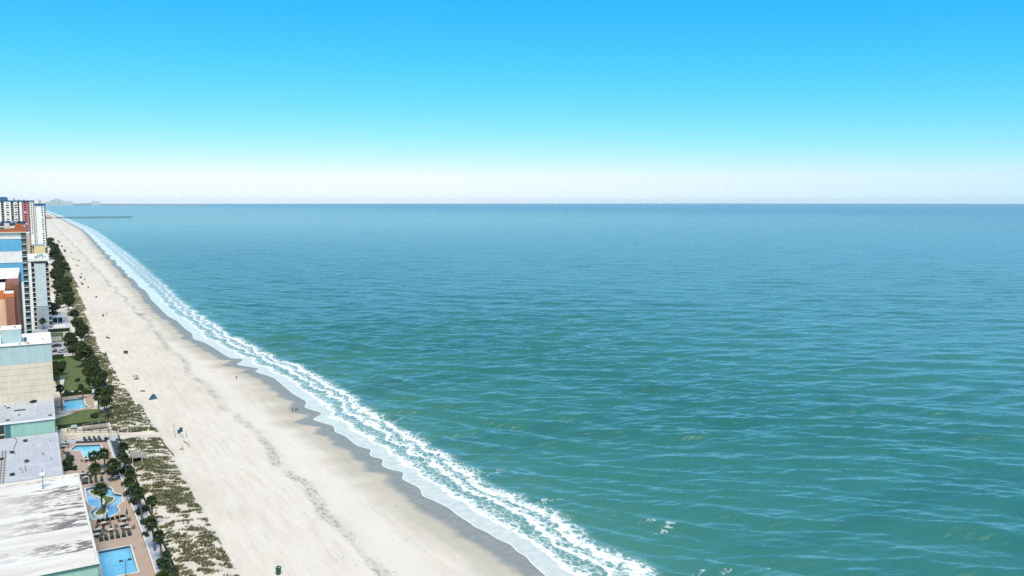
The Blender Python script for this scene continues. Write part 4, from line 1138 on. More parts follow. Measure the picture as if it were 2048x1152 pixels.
# ------------------------------------------------------------------ dune grass (nobody could count it)
def grass_mesh(name, regions, dens, blades, h, seed, mat, thr=0.0):
    r = np.random.default_rng(seed); V = []; Fc = []; nb = 0
    P = []
    for (x0a, x1a, y0, y1) in regions:
        n = int((x1a - x0a) * (y1 - y0) * dens)
        px = r.uniform(x0a, x1a, n); py = r.uniform(y0, y1, n)
        f = vnoise((px * 0.866 - py * 0.5) * 0.45, px * 0.5 + py * 0.866, seed + 1, 14, 1.3, 4.5) * 0.8 + vnoise(px, py, seed + 2, 8, 0.12, 0.5) * 0.42
        edge = np.minimum(np.minimum(px - x0a, x1a - px), 3) / 3
        keep = f + edge * 0.5 - 0.16 + r.normal(0, .25, n) > thr
        keep &= (np.abs(py - (272 - (px - 14) * 0.55)) > 4.4)
        keep &= ~((np.abs(py - (241.5 - (px - 24) * .3)) < 1.0) & (px > 23))
        P.append(np.stack([px[keep], py[keep], f[keep]], 1))
    P = np.concatenate(P)
    n = len(P); k = blades
    bx = np.repeat(P[:, 0], k) + r.normal(0, 0.11, n * k); by = np.repeat(P[:, 1], k) + r.normal(0, 0.11, n * k)
    zb = np.clip(0.30 + 0.24 * vnoise(bx, by, 3, 9, 0.25, 1.1), 0, 1.1) * np.clip((bx - 19.5) / 2.5, 0, 1) * np.clip((30.5 - bx) / 2.5, 0, 1) - 0.05
    hh = h * r.uniform(0.5, 1.2, n * k); a = r.uniform(0, 6.28, n * k)
    lean = 0.55 * hh
    tx = bx + np.cos(a) * lean * .7 + lean * 0.55; ty = by + np.sin(a) * lean * .7 - lean * 0.25
    w = 0.05 + 0.02 * h
    dx = -np.sin(a) * w; dy = np.cos(a) * w
    V = np.stack([np.stack([bx - dx, by - dy, zb], 1), np.stack([bx + dx, by + dy, zb], 1), np.stack([tx, ty, zb + hh], 1)], 1).reshape(-1, 3)
    me = bpy.data.meshes.new(name); N = n * k
    me.vertices.add(N * 3); me.vertices.foreach_set('co', V.reshape(-1).astype(np.float32))
    me.loops.add(N * 3); me.loops.foreach_set('vertex_index', np.arange(N * 3, dtype=np.int32))
    me.polygons.add(N); me.polygons.foreach_set('loop_start', (np.arange(N) * 3).astype(np.int32))
    me.materials.append(mat); me.update(calc_edges=True)
    return link(bpy.data.objects.new(name, me))
M['dune_grass'] = leafy('dune_grass', (0.132, 0.146, 0.074), 0.4, 0.35)
tag(grass_mesh('dune_grass', [(19.9, 29.7, 135, 200), (19.6, 29.4, 200, 272)], 11.0, 8, 0.55, 21, M['dune_grass'], -0.05), 'olive dune grass in streaks on the sand below the hotels', 'grass', kind='stuff')
tag(grass_mesh('dune_grass', [(17.5, 28.6, 262, 306), (18.8, 26.8, 306, 345), (19.2, 25.5, 345, 420), (19.3, 23.8, 420, 470)], 7.0, 8, 0.65, 22, M['dune_grass'], 0.0), 'patchy dune grass beside the turquoise pool garden', 'grass', kind='stuff')
tag(grass_mesh('dune_grass', [(18.5, 24.5, 470, 600), (18.5, 26.5, 600, 760), (17.5, 29.0, 760, 1000), (20.0, 31.0, 1000, 1500)], 2.6, 7, 0.9, 23, M['dune_grass'], -0.1), 'far dune grass strip below the towers', 'grass', kind='stuff')
tag(grass_mesh('beach_weeds', [(29.3, 31.0, 469, 477), (31.1, 32.8, 354, 362), (31.0, 32.6, 326, 331), (30.8, 31.8, 405, 409), (34.4, 35.6, 860, 885), (32.5, 33.6, 790, 812), (35, 37.5, 1330, 1400), (35, 37, 1480, 1530), (35, 37, 1640, 1740)], 14.0, 8, 0.5, 24, M['dune_grass'], -0.2), 'isolated tufts of beach grass out on the open sand', 'grass', kind='stuff')
# ------------------------------------------------------------------ terrace furniture
lounge = thing('sun_lounger', 'proto', 'lounger', (0, 0, -50))
MB().box(-0.33, 0.33, -1.0, 0.25, 0.30, 0.36).build('seat', M['dark_green'], lounge)
MB().add([(-0.33, 0.25, 0.33), (0.33, 0.25, 0.33), (0.33, 0.85, 0.92), (-0.33, 0.85, 0.92), (-0.33, 0.29, 0.28), (0.33, 0.29, 0.28), (0.33, 0.89, 0.87), (-0.33, 0.89, 0.87)],
         [(0, 1, 2, 3), (7, 6, 5, 4), (0, 4, 5, 1), (1, 5, 6, 2), (2, 6, 7, 3), (3, 7, 4, 0)]).build('backrest', M['dark_green'], lounge)
for sx in (-1, 1):
    MB().beam((sx * 0.35, -1.02, 0.3), (sx * 0.35, 0.85, 0.3), 0.05).build('side_rail', M['dark_frame'], lounge)
    for sy in (-0.9, 0.6):
        MB().box(sx * 0.33 - .03, sx * 0.33 + .03, sy - .03, sy + .03, 0, 0.3).build('leg', M['dark_frame'], lounge)
def loungers(spots, label, group, first=[True]):
    for i, (x, y, rz) in enumerate(spots):
        copy_tree(lounge, (x, y, DZ), rz, 1.0, label % ORD[i], group)
loungers([(8.65, 186.1, 0), (9.6, 186.05, .04), (10.7, 186.2, -.03), (11.8, 186.1, .02), (12.95, 186.1, -.05), (14.05, 186.4, .03)], 'dark sun lounger, %s from building in row facing bright blue rectangular pool', 'loungers by the rectangular pool')
loungers([(8.9, 197.2, math.pi), (9.7, 197.2, 3.1), (10.7, 197.3, 3.2), (11.6, 197.2, math.pi), (12.6, 197.4, 3.1), (13.6, 197.5, 3.2)], 'dark sun lounger, %s from building in row along near bank of lazy river', 'loungers by the river near bank')
loungers([(7.3, 227.0, .05), (7.95, 226.9, 0), (9.0, 227.0, .04), (10.1, 227.3, 0), (11.4, 227.3, -.05)], 'dark sun lounger, %s from building in row on far bank of lazy river', 'loungers by the river far bank')
loungers([(9.7, 269.3, .3), (10.95, 269.0, .25), (12.25, 268.5, .3), (13.45, 268.1, .28)], 'dark sun lounger, %s from building on walkway behind the angular pool', 'loungers behind the angular pool')
loungers([(16.9, 262.6 - i * 1.55, 1.57 + .05 * (i % 3 - 1)) for i in range(11)], 'dark sun lounger, %s from far end of row along walkway right of angular pool', 'loungers right of the angular pool')
loungers([(4.4, 257.3, 1.2), (4.9, 255.0, .5), (5.0, 253.4, 1.5), (5.0, 252.0, 1.55), (4.95, 250.8, 1.6)], 'dark sun lounger, %s from far end of group between grey roof and angular pool', 'loungers left of the angular pool')

# tables with chairs, some with closed parasols
tb = thing('round_table', 'proto', 'table', (0, 0, -50))
MB().lathe((0, 0, 0.70), [(0.60, 0), (0.62, 0.02), (0.62, 0.05), (0.58, 0.06)], 18).build('tabletop', M['table'], tb)
for i in range(4):
    a = i * math.pi / 2 + .4
    MB().beam((math.cos(a) * .5, math.sin(a) * .5, 0), (math.cos(a) * .32, math.sin(a) * .32, 0.70), 0.05).build('leg', M['dark_frame'], tb)
ch = thing('patio_chair', 'proto', 'chair', (0, 0, -50))
MB().box(-0.25, 0.25, -0.25, 0.25, 0.42, 0.47).build('seat', M['dark_green'], ch)
MB().add([(-0.25, 0.22, 0.47), (0.25, 0.22, 0.47), (0.25, 0.36, 0.98), (-0.25, 0.36, 0.98), (-0.25, 0.26, 0.45), (0.25, 0.26, 0.45), (0.25, 0.40, 0.97), (-0.25, 0.40, 0.97)],
         [(0, 1, 2, 3), (7, 6, 5, 4), (0, 4, 5, 1), (1, 5, 6, 2), (2, 6, 7, 3), (3, 7, 4, 0)]).build('backrest', M['dark_green'], ch)
for sx in (-1, 1):
    MB().box(sx * .27 - .025, sx * .27 + .025, -0.25, 0.27, 0.62, 0.66).build('armrest', M['dark_frame'], ch)
    for sy in (-.22, .22):
        MB().box(sx * .23 - .02, sx * .23 + .02, sy - .02, sy + .02, 0, 0.62 if sy < 0 else 0.42).build('leg', M['dark_frame'], ch)
um = thing('closed_parasol', 'proto', 'parasol', (0, 0, -50))
MB().tube([(0, 0, 0), (0, 0, 2.75)], [0.035, 0.03], 6).build('pole', M['dark_frame'], um)
MB().lathe((0, 0, 0), [(0.30, 0.0), (0.28, 0.10), (0.05, 0.12)], 12).build('base', M['dark_frame'], um)
MB().lathe((0, 0, 1.25), [(0.10, 0), (0.24, 0.12), (0.20, 0.6), (0.12, 1.1), (0.03, 1.5)], 9).build('folded_canopy', M['umbrella_green'], um)
def table_set(x, y, tl, seed, nchair=4, par=False):
    r = random.Random(seed)
    copy_tree(tb, (x, y, DZ), seed, 1.0, 'round pale topped patio table ' + tl, 'round patio tables')
    a0 = r.uniform(-.3, .3); side = ('seaward', 'far', 'landward', 'near')
    for i in range(nchair):
        a = a0 + i * 2 * math.pi / nchair + r.uniform(-.15, .15); d = 0.95 + r.uniform(-.05, .2)
        copy_tree(ch, (x + math.cos(a) * d, y + math.sin(a) * d, DZ), a - math.pi / 2, 1.0, 'dark patio chair at %s side of table %s' % (side[i], tl), 'patio chairs round the tables')
    if par:
        copy_tree(um, (x + 0.72, y + 0.5, DZ), 0, 1.0, 'folded dark green parasol at the table ' + tl, 'folded parasols')
for i, (x, y, tl, par) in enumerate(((9.7, 194.4, 'nearest the river bank, building side', True), (8.4, 191.1, 'by the patio strip, landward middle', False), (10.7, 189.6, 'behind third lounger of pool row', False), (13.1, 191.6, 'seaward middle of near group', False),
        (13.95, 189.0, 'behind last lounger of pool row', False), (7.95, 188.2, 'in the corner by first pool lounger', False), (13.7, 194.8, 'nearest the river bank, seaward side', True))):
    table_set(x, y, tl, i + 1, 4, par)
for i, (x, y, tl, par) in enumerate(((7.3, 233.4, 'of far group beside the patio wall', False), (9.2, 232.4, 'of far group, second from building', True), (7.95, 230.2, 'of far group just behind loungers', False), (11.7, 232.6, 'of far group in the middle', True),
        (13.3, 234.6, 'of far group deepest under palms', False), (14.2, 226.0, 'standing alone at terrace edge by river', False), (15.0, 231.6, 'of far group beside terrace curb', False))):
    table_set(x, y, tl, i + 21, 4, par)
for i, (x, y, tl, par) in enumerate(((8.9, 246.6, 'near left end of angular pool', True), (11.9, 246.9, 'near right end of angular pool', True), (4.2, 266.6, 'in far left corner of angular pool deck', False), (3.9, 263.4, 'against grey roof left of angular pool', False))):
    table_set(x, y, tl, i + 41, 4, par)
for p in (lounge, tb, ch, um):
    for c_ in list(p.children): bpy.data.objects.remove(c_, do_unlink=True)
    bpy.data.objects.remove(p, do_unlink=True)

# fences, rails, lamps
def fence(name, label, pts, h, mat, step=2.4, rails=(1.0,), w=0.07, pick=0.0, cat='fence'):
    o = pts[0]; t = thing(name, label, cat, (o[0], o[1], 0))
    post = MB().box(-w / 2, w / 2, -w / 2, w / 2, 0, h).mesh('post', M[mat])
    pm = MB(); first = True
    for a, b in zip(pts[:-1], pts[1:]):
        L = math.hypot(b[0] - a[0], b[1] - a[1]); n = max(1, round(L / step))
        for i in range(n + (b is pts[-1])):
            inst('post', post, t, (a[0] + (b[0] - a[0]) * i / n - o[0], a[1] + (b[1] - a[1]) * i / n - o[1], 0))
        for rr in rails:
            MB().beam((a[0] - o[0], a[1] - o[1], h * rr), (b[0] - o[0], b[1] - o[1], h * rr), w * 0.8).build('rail', M[mat], t)
        if pick:
            k = int(L / pick)
            for i in range(k):
                q = ((a[0] + (b[0] - a[0]) * i / k - o[0]), (a[1] + (b[1] - a[1]) * i / k - o[1]))
                pm.box(q[0] - .02, q[0] + .02, q[1] - .02, q[1] + .02, 0.08, h)
    if pick:
        pk = pm.build('pickets', M[mat], t); pk['kind'] = 'stuff'
    return t
fence('picket_fence', 'dark picket fence between seawall walkway and dune grass', [(19.9, 140), (19.75, 164), (19.45, 181), (19.0, 213), (18.7, 233), (18.5, 268.6)], 1.25, 'dark_frame', 2.4, (0.97, 0.12), 0.08, 0.17)
fence('wire_fence', 'thin white wire fence behind loungers along the angular pool walkway', [(3.2, 273.4), (7.4, 271.9), (18.4, 270.0)], 1.2, 'metal_grey', 1.7, (0.98, 0.5), 0.05)
fence('boardwalk_rail', 'dark timber rail fence with two rails along the sandy beach path', [(5.5, 281.2), (12, 277.4), (18.5, 273.6), (24.8, 270.0)], 1.2, 'dark_frame', 2.3, (0.97, 0.55), 0.17)
fence('boardwalk_rail', 'second dark timber rail along far side of the sandy beach path', [(5.6, 284.6), (12, 280.8), (18.5, 276.8), (24.6, 273.2)], 1.1, 'wood', 2.3, (0.97,), 0.14)
fence('garden_fence', 'dark garden fence at seaward corner of near lawn', [(17.9, 306), (17.9, 296), (16.9, 287)], 1.2, 'dark_frame', 1.8, (0.97, 0.15), 0.07, 0.25)
fence('garden_fence', 'white garden fence across the courtyard behind the lawns', [(3.6, 426.5), (14.0, 426.0)], 1.2, 'white', 2.5, (0.97, 0.5), 0.12)
fence('garden_fence', 'white garden fence at far side of courtyard by lawn', [(3.6, 470.0), (9.6, 469.4)], 1.2, 'white', 2.5, (0.97, 0.5), 0.12)
fence('sand_fence', 'weathered slat sand fence at the seaward dune edge beside path', [(28.9, 259), (29.4, 248.6), (30.1, 238.8)], 0.85, 'wood', 2.0, (0.85, 0.3), 0.07, 0.22)
fence('sand_fence', 'short pale sand fence at the far dune corner beyond path', [(28.4, 286), (29.0, 281), (28.6, 277.6)], 0.8, 'wood_pale', 2.0, (0.85, 0.3), 0.07, 0.25)

rp = thing('boardwalk', 'grey weathered timber ramp with rails crossing the dune by the lawn', 'boardwalk', (14, 281.5, 0))
box('deck', M['wood_grey'], rp, -1.6, 2.6, -0.9, 3.0, 0.45, 0.6)
MB().add([(-1.6, -0.9, 0.6), (-1.6, 3.0, 0.6), (-4.4, 3.0, 0.08), (-4.4, -0.9, 0.08)], [(0, 1, 2, 3)]).build('ramp', M['wood_grey'], rp)
for i in range(12): box('plank', M['wood_grey'], rp, -1.6 + i * 0.35, -1.3 + i * 0.35, -0.95, 3.05, 0.6, 0.63)
for yy in (-0.9, 3.0):
    MB().beam((-4.4, yy, 1.05), (-1.6, yy, 1.6), 0.09).build('rail', M['wood_grey'], rp); MB().beam((-1.6, yy, 1.6), (2.6, yy, 1.6), 0.09).build('rail', M['wood_grey'], rp)
    for xx in (-4.3, -1.6, 0.4, 2.5): box('post', M['wood_grey'], rp, xx - .06, xx + .06, yy - .06, yy + .06, 0, 1.6 if xx > -2 else 1.05)

st = thing('dune_stairs', 'weathered timber platform and stairs with white rails down to the dune', 'stairs', (20.6, 240.6, 0))
box('platform', M['wood_grey'], st, -1.1, 1.4, -2.6, 3.0, 1.5, 1.66)
for i in range(9): box('plank', M['wood_grey'], st, -1.15, 1.45, -2.6 + i * 0.62, -2.1 + i * 0.62, 1.66, 1.7)
for xx in (-1.0, 1.3):
    for yy in (-2.5, 0.2, 2.9): box('post', M['wood_pale'], st, xx - .08, xx + .08, yy - .08, yy + .08, 0, 2.75)
for i in range(8): box('step', M['wood_grey'], st, 1.4 + i * 0.42, 1.86 + i * 0.42, -2.4, -0.6, 1.32 - i * 0.19, 1.42 - i * 0.19)
for yy in (-2.45, -0.55):
    MB().beam((1.4, yy, 2.65), (4.9, yy, 1.05), 0.11).build('handrail', M['wood_pale'], st); MB().beam((1.4, yy, 1.4), (4.9, yy, -0.05), 0.12).build('stringer', M['wood'], st)
    for i in range(4): box('baluster', M['wood_pale'], st, 1.9 + i * .85 - .05, 1.9 + i * .85 + .05, yy - .05, yy + .05, 0.9 - i * .3, 2.4 - i * .39)
MB().beam((-1.0, 2.9, 2.7), (1.3, 2.9, 2.7), 0.11).build('handrail', M['wood_pale'], st); MB().beam((1.3, -0.4, 2.7), (1.3, 2.9, 2.7), 0.11).build('handrail', M['wood_pale'], st)
MB().beam((-1.0, -2.5, 2.7), (-1.0, 2.9, 2.7), 0.11).build('handrail', M['wood_pale'], st)
for k_, (x, y, h) in enumerate(((19.6, 249.2, 1.9), (20.9, 245.4, 2.4))):
    t = thing('timber_post', ('short' if k_ == 0 else 'tall') + ' pale timber post beside the dune stairs', 'post', (x, y, 0)); MB().box(-.09, .09, -.09, .09, 0, h).build('shaft', M['wood_pale'], t); MB().box(-.12, .12, -.12, .12, h, h + .08).build('cap', M['wood_pale'], t)

def lamp_post(x, y, h, label, arms=False, head='white'):
    t = thing('lamp_post', label, 'lamp', (x, y, 0))
    MB().lathe((0, 0, 0), [(0.16, 0), (0.14, 0.25), (0.06, 0.4)], 8).build('base', M['dark_frame'], t)
    MB().tube([(0, 0, 0.3), (0, 0, h)], [0.06, 0.045], 6).build('pole', M['dark_frame'], t)
    if arms:
        MB().beam((-0.9, 0, h), (0.9, 0, h), 0.06).build('crossarm', M['dark_frame'], t)
        for sx in (-1, 1): MB().box(sx * 0.75 - .35, sx * 0.75 + .35, -.2, .2, h + .05, h + .3, taper=.06).build('lamp_head', M['dark_frame'], t)
    else:
        MB().lathe((0, 0, h), [(0.06, 0), (0.17, 0.10), (0.2, 0.24), (0.13, 0.4), (0.03, 0.46)], 10).build('globe', M[head], t, smooth=True)
lamp_post(16.1, 267.8, 4.2, 'dark lamp post with white globe at corner of angular pool walkway')
lamp_post(11.5, 164.8, 3.2, 'dark floodlight pole with two heads at near end of rectangular pool', True)
lamp_post(10.0, 198.2, 3.6, 'dark lamp post with white globe at near bank of lazy river')
lamp_post(8.9, 230.6, 3.4, 'dark lamp post with white globe among the far patio tables')
lamp_post(18.8, 179.0, 3.4, 'thin lamp post with white globe beside palms at seawall walk')
lamp_post(30.5, 1290, 11.0, 'tall pale lamp mast in the far dune grass below towers', False)
lr = thing('life_ring', 'red and white life ring hung on fence behind angular pool', 'life ring', (4.9, 272.2, 0.75))
MB().tube([(0.38 * math.cos(a * math.pi / 8), 0, 0.38 * math.sin(a * math.pi / 8)) for a in range(17)], [0.09] * 17, 6, cap=False).build('ring', M['red'], lr)
for a in range(4): MB().tube([(0.38 * math.cos(a * 1.571 + q), 0, 0.38 * math.sin(a * 1.571 + q)) for q in (-.18, 0, .18)], [0.1] * 3, 6).build('white_band', M['white'], lr)
sg = thing('warning_sign', 'small red and white notice board on fence behind angular pool', 'sign', (6.5, 271.7, 0))
MB().box(-.4, .4, -.03, .03, 0.55, 1.15).build('board', M['white'], sg); MB().box(-.4, .4, -.04, -.03, 0.95, 1.15).build('red_stripe', M['red'], sg)
gr = thing('barbecue', 'black barbecue stand on sandy ground by mint wall corner', 'barbecue', (3.3, 282.6, 0))
MB().lathe((0, 0, 0.75), [(0.1, 0), (0.42, 0.12), (0.48, 0.3), (0.44, 0.42), (0.15, 0.55)], 10).build('bowl', M['dark'], gr)
for a in range(3): MB().beam((math.cos(a * 2.1) * .4, math.sin(a * 2.1) * .4, 0), (math.cos(a * 2.1) * .15, math.sin(a * 2.1) * .15, .8), .05).build('leg', M['dark'], gr)
tp = thing('kayak_cover', 'pale blue covered cart beside the timber rail fence', 'cart', (7.4, 285.6, 0))
MB().box(-1.0, 1.0, -.6, .6, 0.35, 1.1, taper=.25).build('cover', M['sky_blue'], tp)
for sx in (-.6, .6): MB().lathe((sx, 0, 0), [(.12, 0), (.25, .1), (.25, .3), (.12, .4)], 8).build('wheel', M['dark'], tp)

# white pavilion below the towers
pv_ = thing('pavilion', 'low white flat roofed pavilion with pale blue forecourt below balconied tower', 'building', (8, 548, 0))
box('roof', M['white'], pv_, -4.8, 4.0, -2, 8, 3.2, 3.6)
box('back_wall', M['teal_dark'], pv_, -4.4, 3.6, 3, 7.6, 0, 3.2)
for xx in (-4.4, -1.8, .8, 3.4): box('column', M['white'], pv_, xx, xx + .3, -1.7, -1.4, 0, 3.2)
box('forecourt', M['grey_blue'], pv_, -6.5, 6.4, -26, -3, 0.06, 0.2)
box('white_slab', M['white'], pv_, -2.0, 4.2, -26, -14, 0.2, 0.9)
for xx in (1.2, 2.4): box('dark_box', M['dark'], pv_, xx, xx + .6, -11, -10.2, 0.2, 1.4)
low = thing('low_wall', 'long low cream garden wall below striped hotel', 'wall', (6, 476, 0))
box('wall', M['beige'], low, -4.5, 3.0, -0.3, 0.3, 0, 1.8); box('coping', M['curb'], low, -4.6, 3.1, -0.4, 0.4, 1.8, 1.95)
for k_, (x, y) in enumerate(((6.3, 455), (10.6, 447), (5.2, 440), (8.3, 436))):
    t = thing('parked_car', ('first', 'second', 'third', 'fourth')[k_] + ' dark covered car or cart in the small grey courtyard', 'car', (x, y, 0.04), (0.2, 1.4, 1.5, .1)[k_])
    MB().box(-2.1, 2.1, -.85, .85, 0.35, 0.95, taper=.08).build('body', M['far_grey'] if k_ % 2 else M['dark'], t); MB().box(-1.2, 1.1, -.75, .75, 0.95, 1.45, taper=.28).build('cabin', M['glass'], t)
    for sx in (-1.35, 1.35):
        for sy in (-.85, .85): MB().tube([(sx, sy - .1, .33), (sx, sy + .1, .33)], [.33, .33], 10).build('wheel', M['dark'], t)

# ------------------------------------------------------------------ beach things
def barrel_parts(t, mat, lid=True):
    MB().lathe((0, 0, 0), [(0.30, 0.0), (0.33, 0.05), (0.36, 0.45), (0.40, 0.95), (0.43, 0.97), (0.43, 1.05)], 12).build('drum', mat, t, smooth=False)
    if lid: MB().lathe((0, 0, 1.02), [(0.45, 0), (0.45, 0.06), (0.30, 0.16), (0.05, 0.2)], 12).build('lid', mat, t)
def bin_(x, y, mat, label, group='litter bins on the beach', sc=1.0):
    t = thing('litter_bin', label, 'bin', (x, y, 0), 0, group); t.scale = (sc,) * 3
    barrel_parts(t, M[mat]); return t
bin_(35.7, 264.9, 'bin_green', 'dark green litter bin among leaning posts by the beach path', sc=1.15)
bin_(34.8, 263.2, 'bin_blue', 'blue litter bin among leaning posts by the beach path')
bin_(33.3, 418.2, 'bin_green', 'left one of two dark green bins on open sand beyond the tent', sc=1.2)
bin_(34.2, 417.6, 'bin_green', 'right one of two dark green bins on open sand beyond the tent', sc=1.2)
bin_(33.8, 562.9, 'bin_blue', 'dark blue bin with a person standing beside it', sc=1.2)
nb = bin_(36.6, 151.8, 'bin_green', 'dark green litter bin with white bag edge at the picture bottom', sc=1.3)
for a in range(5): MB().lathe((0.3 * math.cos(a * 1.25), 0.3 * math.sin(a * 1.25), 1.08), [(.03, 0), (.09, .05), (.03, .12)], 6).build('bag_knot', M['bag'], nb)
for i, (x, y) in enumerate(((36.7, 676.8), (35.6, 759.4), (36.7, 838.1), (37.5, 907.4), (39.3, 1024.5), (37.9, 1031.8), (44.6, 1115.7), (42.5, 1112.3), (40.8, 1141.3), (38.6, 1150.6), (42.9, 1310.0), (40.0, 1437.5))):
    bin_(x, y, 'bin_blue' if i < 4 else 'dark', 'dark litter bin on far sand by the dunes, %s counting away from the blue bin' % ORD[i], sc=1.25)

pst = [((33.8, 265.0), (33.7, 266.0), 2.3), ((36.1, 257.3), (36.1, 257.6), 2.4), ((34.8, 258.8), (34.6, 259.2), 1.2), ((35.1, 257.0), (35.1, 257.2), 1.25), ((33.2, 244.1), (33.2, 244.3), 1.4), ((35.4, 246.8), (35.1, 247.5), 1.2), ((33.3, 259.4), (33.3, 259.6), 1.3)]
nm = ['tallest leaning timber post left of the beach bins', 'tall upright timber post right of the beach bins', 'short post just below the blue bin', 'short reddish post between bins and fallen plank', 'lone post nearest the dune path with debris at its foot', 'short leaning post right of the fallen plank', 'thin grey stake left of the blue bin']
for k_, (a, b, h) in enumerate(pst):
    t = thing('timber_post', nm[k_], 'post', (a[0], a[1], 0), 0, 'posts standing on the beach')
    MB().tube([(0, 0, -0.3), (b[0] - a[0], b[1] - a[1], h)], [0.09, 0.075], 7).build('shaft', M['wood'], t); MB().tube([(b[0] - a[0], b[1] - a[1], h), (b[0] - a[0], b[1] - a[1], h + .04)], [0.1, 0.09], 7).build('top_band', M['wood_grey'], t)
pk = thing('fallen_plank', 'dark plank lying on the sand below the beach bins', 'plank', (35.0, 252, 0)); MB().beam((-.25, 2.0, 0.12), (.25, -2.0, 0.1), .22, .1).build('board', M['wood'], pk); MB().beam((-.1, .6, .2), (.2, -1.2, .2), .16, .08).build('batten', M['wood_grey'], pk)
db = thing('debris_heap', 'small heap of dark driftwood debris beside lone post', 'debris', (32.9, 245.6, 0))
for k_ in range(5): MB().beam((random.uniform(-.5, .5), random.uniform(-.5, .5), .05), (random.uniform(-.5, .5), random.uniform(-.5, .5), .35), .1).build('stick', M['wood'], db)
lg = thing('driftwood_log', 'brown driftwood log with upright root lying across upper beach', 'log', (53.2, 562, 0))
MB().tube([(0, 0, .3), (1.5, -.8, .28), (3.0, -1.7, .25), (4.4, -2.4, .18)], [.32, .28, .22, .1], 8).build('trunk', M['wood'], lg); MB().tube([(0.1, 0, .3), (-.2, .2, 1.0), (-.1, .3, 1.7)], [.25, .18, .06], 6).build('root', M['wood'], lg)

tn = thing('beach_tent', 'small blue beach tent with dark flap pitched alone on dry sand', 'tent', (33.6, 315.3, 0), .3)
MB().add([(-1.1, -.9, 0), (1.2, -.9, 0), (1.2, 1.0, 0), (-1.1, 1.0, 0), (0.0, 0.5, 1.75), (1.0, 0.5, 1.45)], [(1, 2, 5), (2, 3, 4, 5), (0, 1, 5, 4)]).build('canopy', M['tarp'], tn)
MB().add([(-1.1, -.9, 0), (-1.1, 1.0, 0), (0.0, 0.5, 1.75), (-1.9, -.6, 0), (-1.15, -.85, .05)], [(0, 2, 1), (3, 0, 2)]).build('flap', M['tarp_dark'], tn)
MB().tube([(-1.9, -.6, 0), (0, .5, 1.75)], [.03, .03], 5).build('pole', M['dark_frame'], tn)

# ------------------------------------------------------------------ people and a dog
def skin_mesh(name, joints, bones, mats, zcut):
    """one continuous figure grown from a joint skeleton"""
    me = bpy.data.meshes.new(name)
    names = list(joints); ix = {n_: i for i, n_ in enumerate(names)}
    me.from_pydata([joints[n_][:3] for n_ in names], [(ix[a], ix[b]) for a, b in bones], [])
    o = bpy.data.objects.new(name, me); link(o)
    sm = o.modifiers.new('skin', 'SKIN'); ss = o.modifiers.new('sub', 'SUBSURF'); ss.levels = 1; ss.render_levels = 1
    for i, n_ in enumerate(names):
        r = joints[n_][3]; me.skin_vertices[0].data[i].radius = (r, r if len(joints[n_]) < 5 else joints[n_][4])
    me.skin_vertices[0].data[0].use_root = True
    dg = bpy.context.evaluated_depsgraph_get(); dg.update()
    out = bpy.data.meshes.new_from_object(o.evaluated_get(dg))
    bpy.data.objects.remove(o, do_unlink=True)
    out.name = name; out.materials.clear()
    for m_ in mats: out.materials.append(m_)
    for p in out.polygons:
        p.material_index = zcut(p.center); p.use_smooth = True
    return out
def person_mesh(stride, armsw, shirt, trousers):
    J = {'pelvis': (0, 0, .95, .15, .11), 'belly': (0, 0, 1.1, .145, .10), 'chest': (0, 0, 1.3, .17, .11), 'neck': (0, 0, 1.47, .06), 'jaw': (0, -.02, 1.56, .075), 'head': (0, -.01, 1.66, .095), 'crown': (0, .01, 1.74, .06)}
    B_ = [('pelvis', 'belly'), ('belly', 'chest'), ('chest', 'neck'), ('neck', 'jaw'), ('jaw', 'head'), ('head', 'crown')]
    for s_, q in ((-1, 'l'), (1, 'r')):
        J[q + 'hip'] = (s_ * .10, 0, .88, .10); J[q + 'knee'] = (s_ * .11, -s_ * stride * .45 - .02, .48, .065); J[q + 'ankle'] = (s_ * .11, -s_ * stride + .02, .09, .045); J[q + 'toe'] = (s_ * .12, -s_ * stride - .16, .04, .035)
        J[q + 'sho'] = (s_ * .2, 0, 1.4, .065); J[q + 'elb'] = (s_ * .26, s_ * armsw * .4, 1.12, .045); J[q + 'wri'] = (s_ * .27, s_ * armsw - .04, .88, .033); J[q + 'hand'] = (s_ * .27, s_ * armsw - .07, .78, .03)
        B_ += [('pelvis', q + 'hip'), (q + 'hip', q + 'knee'), (q + 'knee', q + 'ankle'), (q + 'ankle', q + 'toe'), ('chest', q + 'sho'), (q + 'sho', q + 'elb'), (q + 'elb', q + 'wri'), (q + 'wri', q + 'hand')]
    def cut(c):
        if c.z > 1.5: return 3 if (c.z > 1.66 or c.y > .03) else 0
        if c.z > .95 and abs(c.x) < .3: return 1
        if c.z < .97 and abs(c.x) < .225: return 2
        return 0 if c.z < .95 else 1
    return skin_mesh('person', J, B_, [M['skin'], M[shirt], M[trousers], M['hair']], cut)
PM = [person_mesh(.2, .12, 'cloth_dark', 'cloth_blue'), person_mesh(.05, .03, 'cloth_grey', 'cloth_dark'), person_mesh(.24, -.12, 'cloth_red', 'cloth_dark'), person_mesh(.15, .1, 'cloth_blue', 'cloth_grey')]
def person(x, y, rz, k_, label):
    o = inst('person', PM[k_], None, (x, y, 0), rz); 
    sx = x - float(shore(y)); o.location.z = -0.46 * max(0, min(1, (sx + 13) / 13))
    return tag(o, label, 'person', 'people on the beach')
person(66.4, 333.9, .4, 0, 'person in dark clothes walking alone on pale sand before the scalloped wet edge')
person(72.5, 274.0, -.3, 1, 'person in grey top standing on wet sand with a small dark dog')
person(36.2, 571.9, 1.0, 0, 'person in dark clothes standing beside the dark blue bin')
person(63.8, 847.6, .5, 0, 'person in dark clothes walking landward of a pair near the water')
person(70.1, 859.9, .2, 3, 'left one of two people walking together near the water')
person(71.2, 857.5, .2, 0, 'right one of two people walking together near the water')
person(50.5, 757.4, 1.2, 2, 'person in dark red top crossing the middle of the beach')
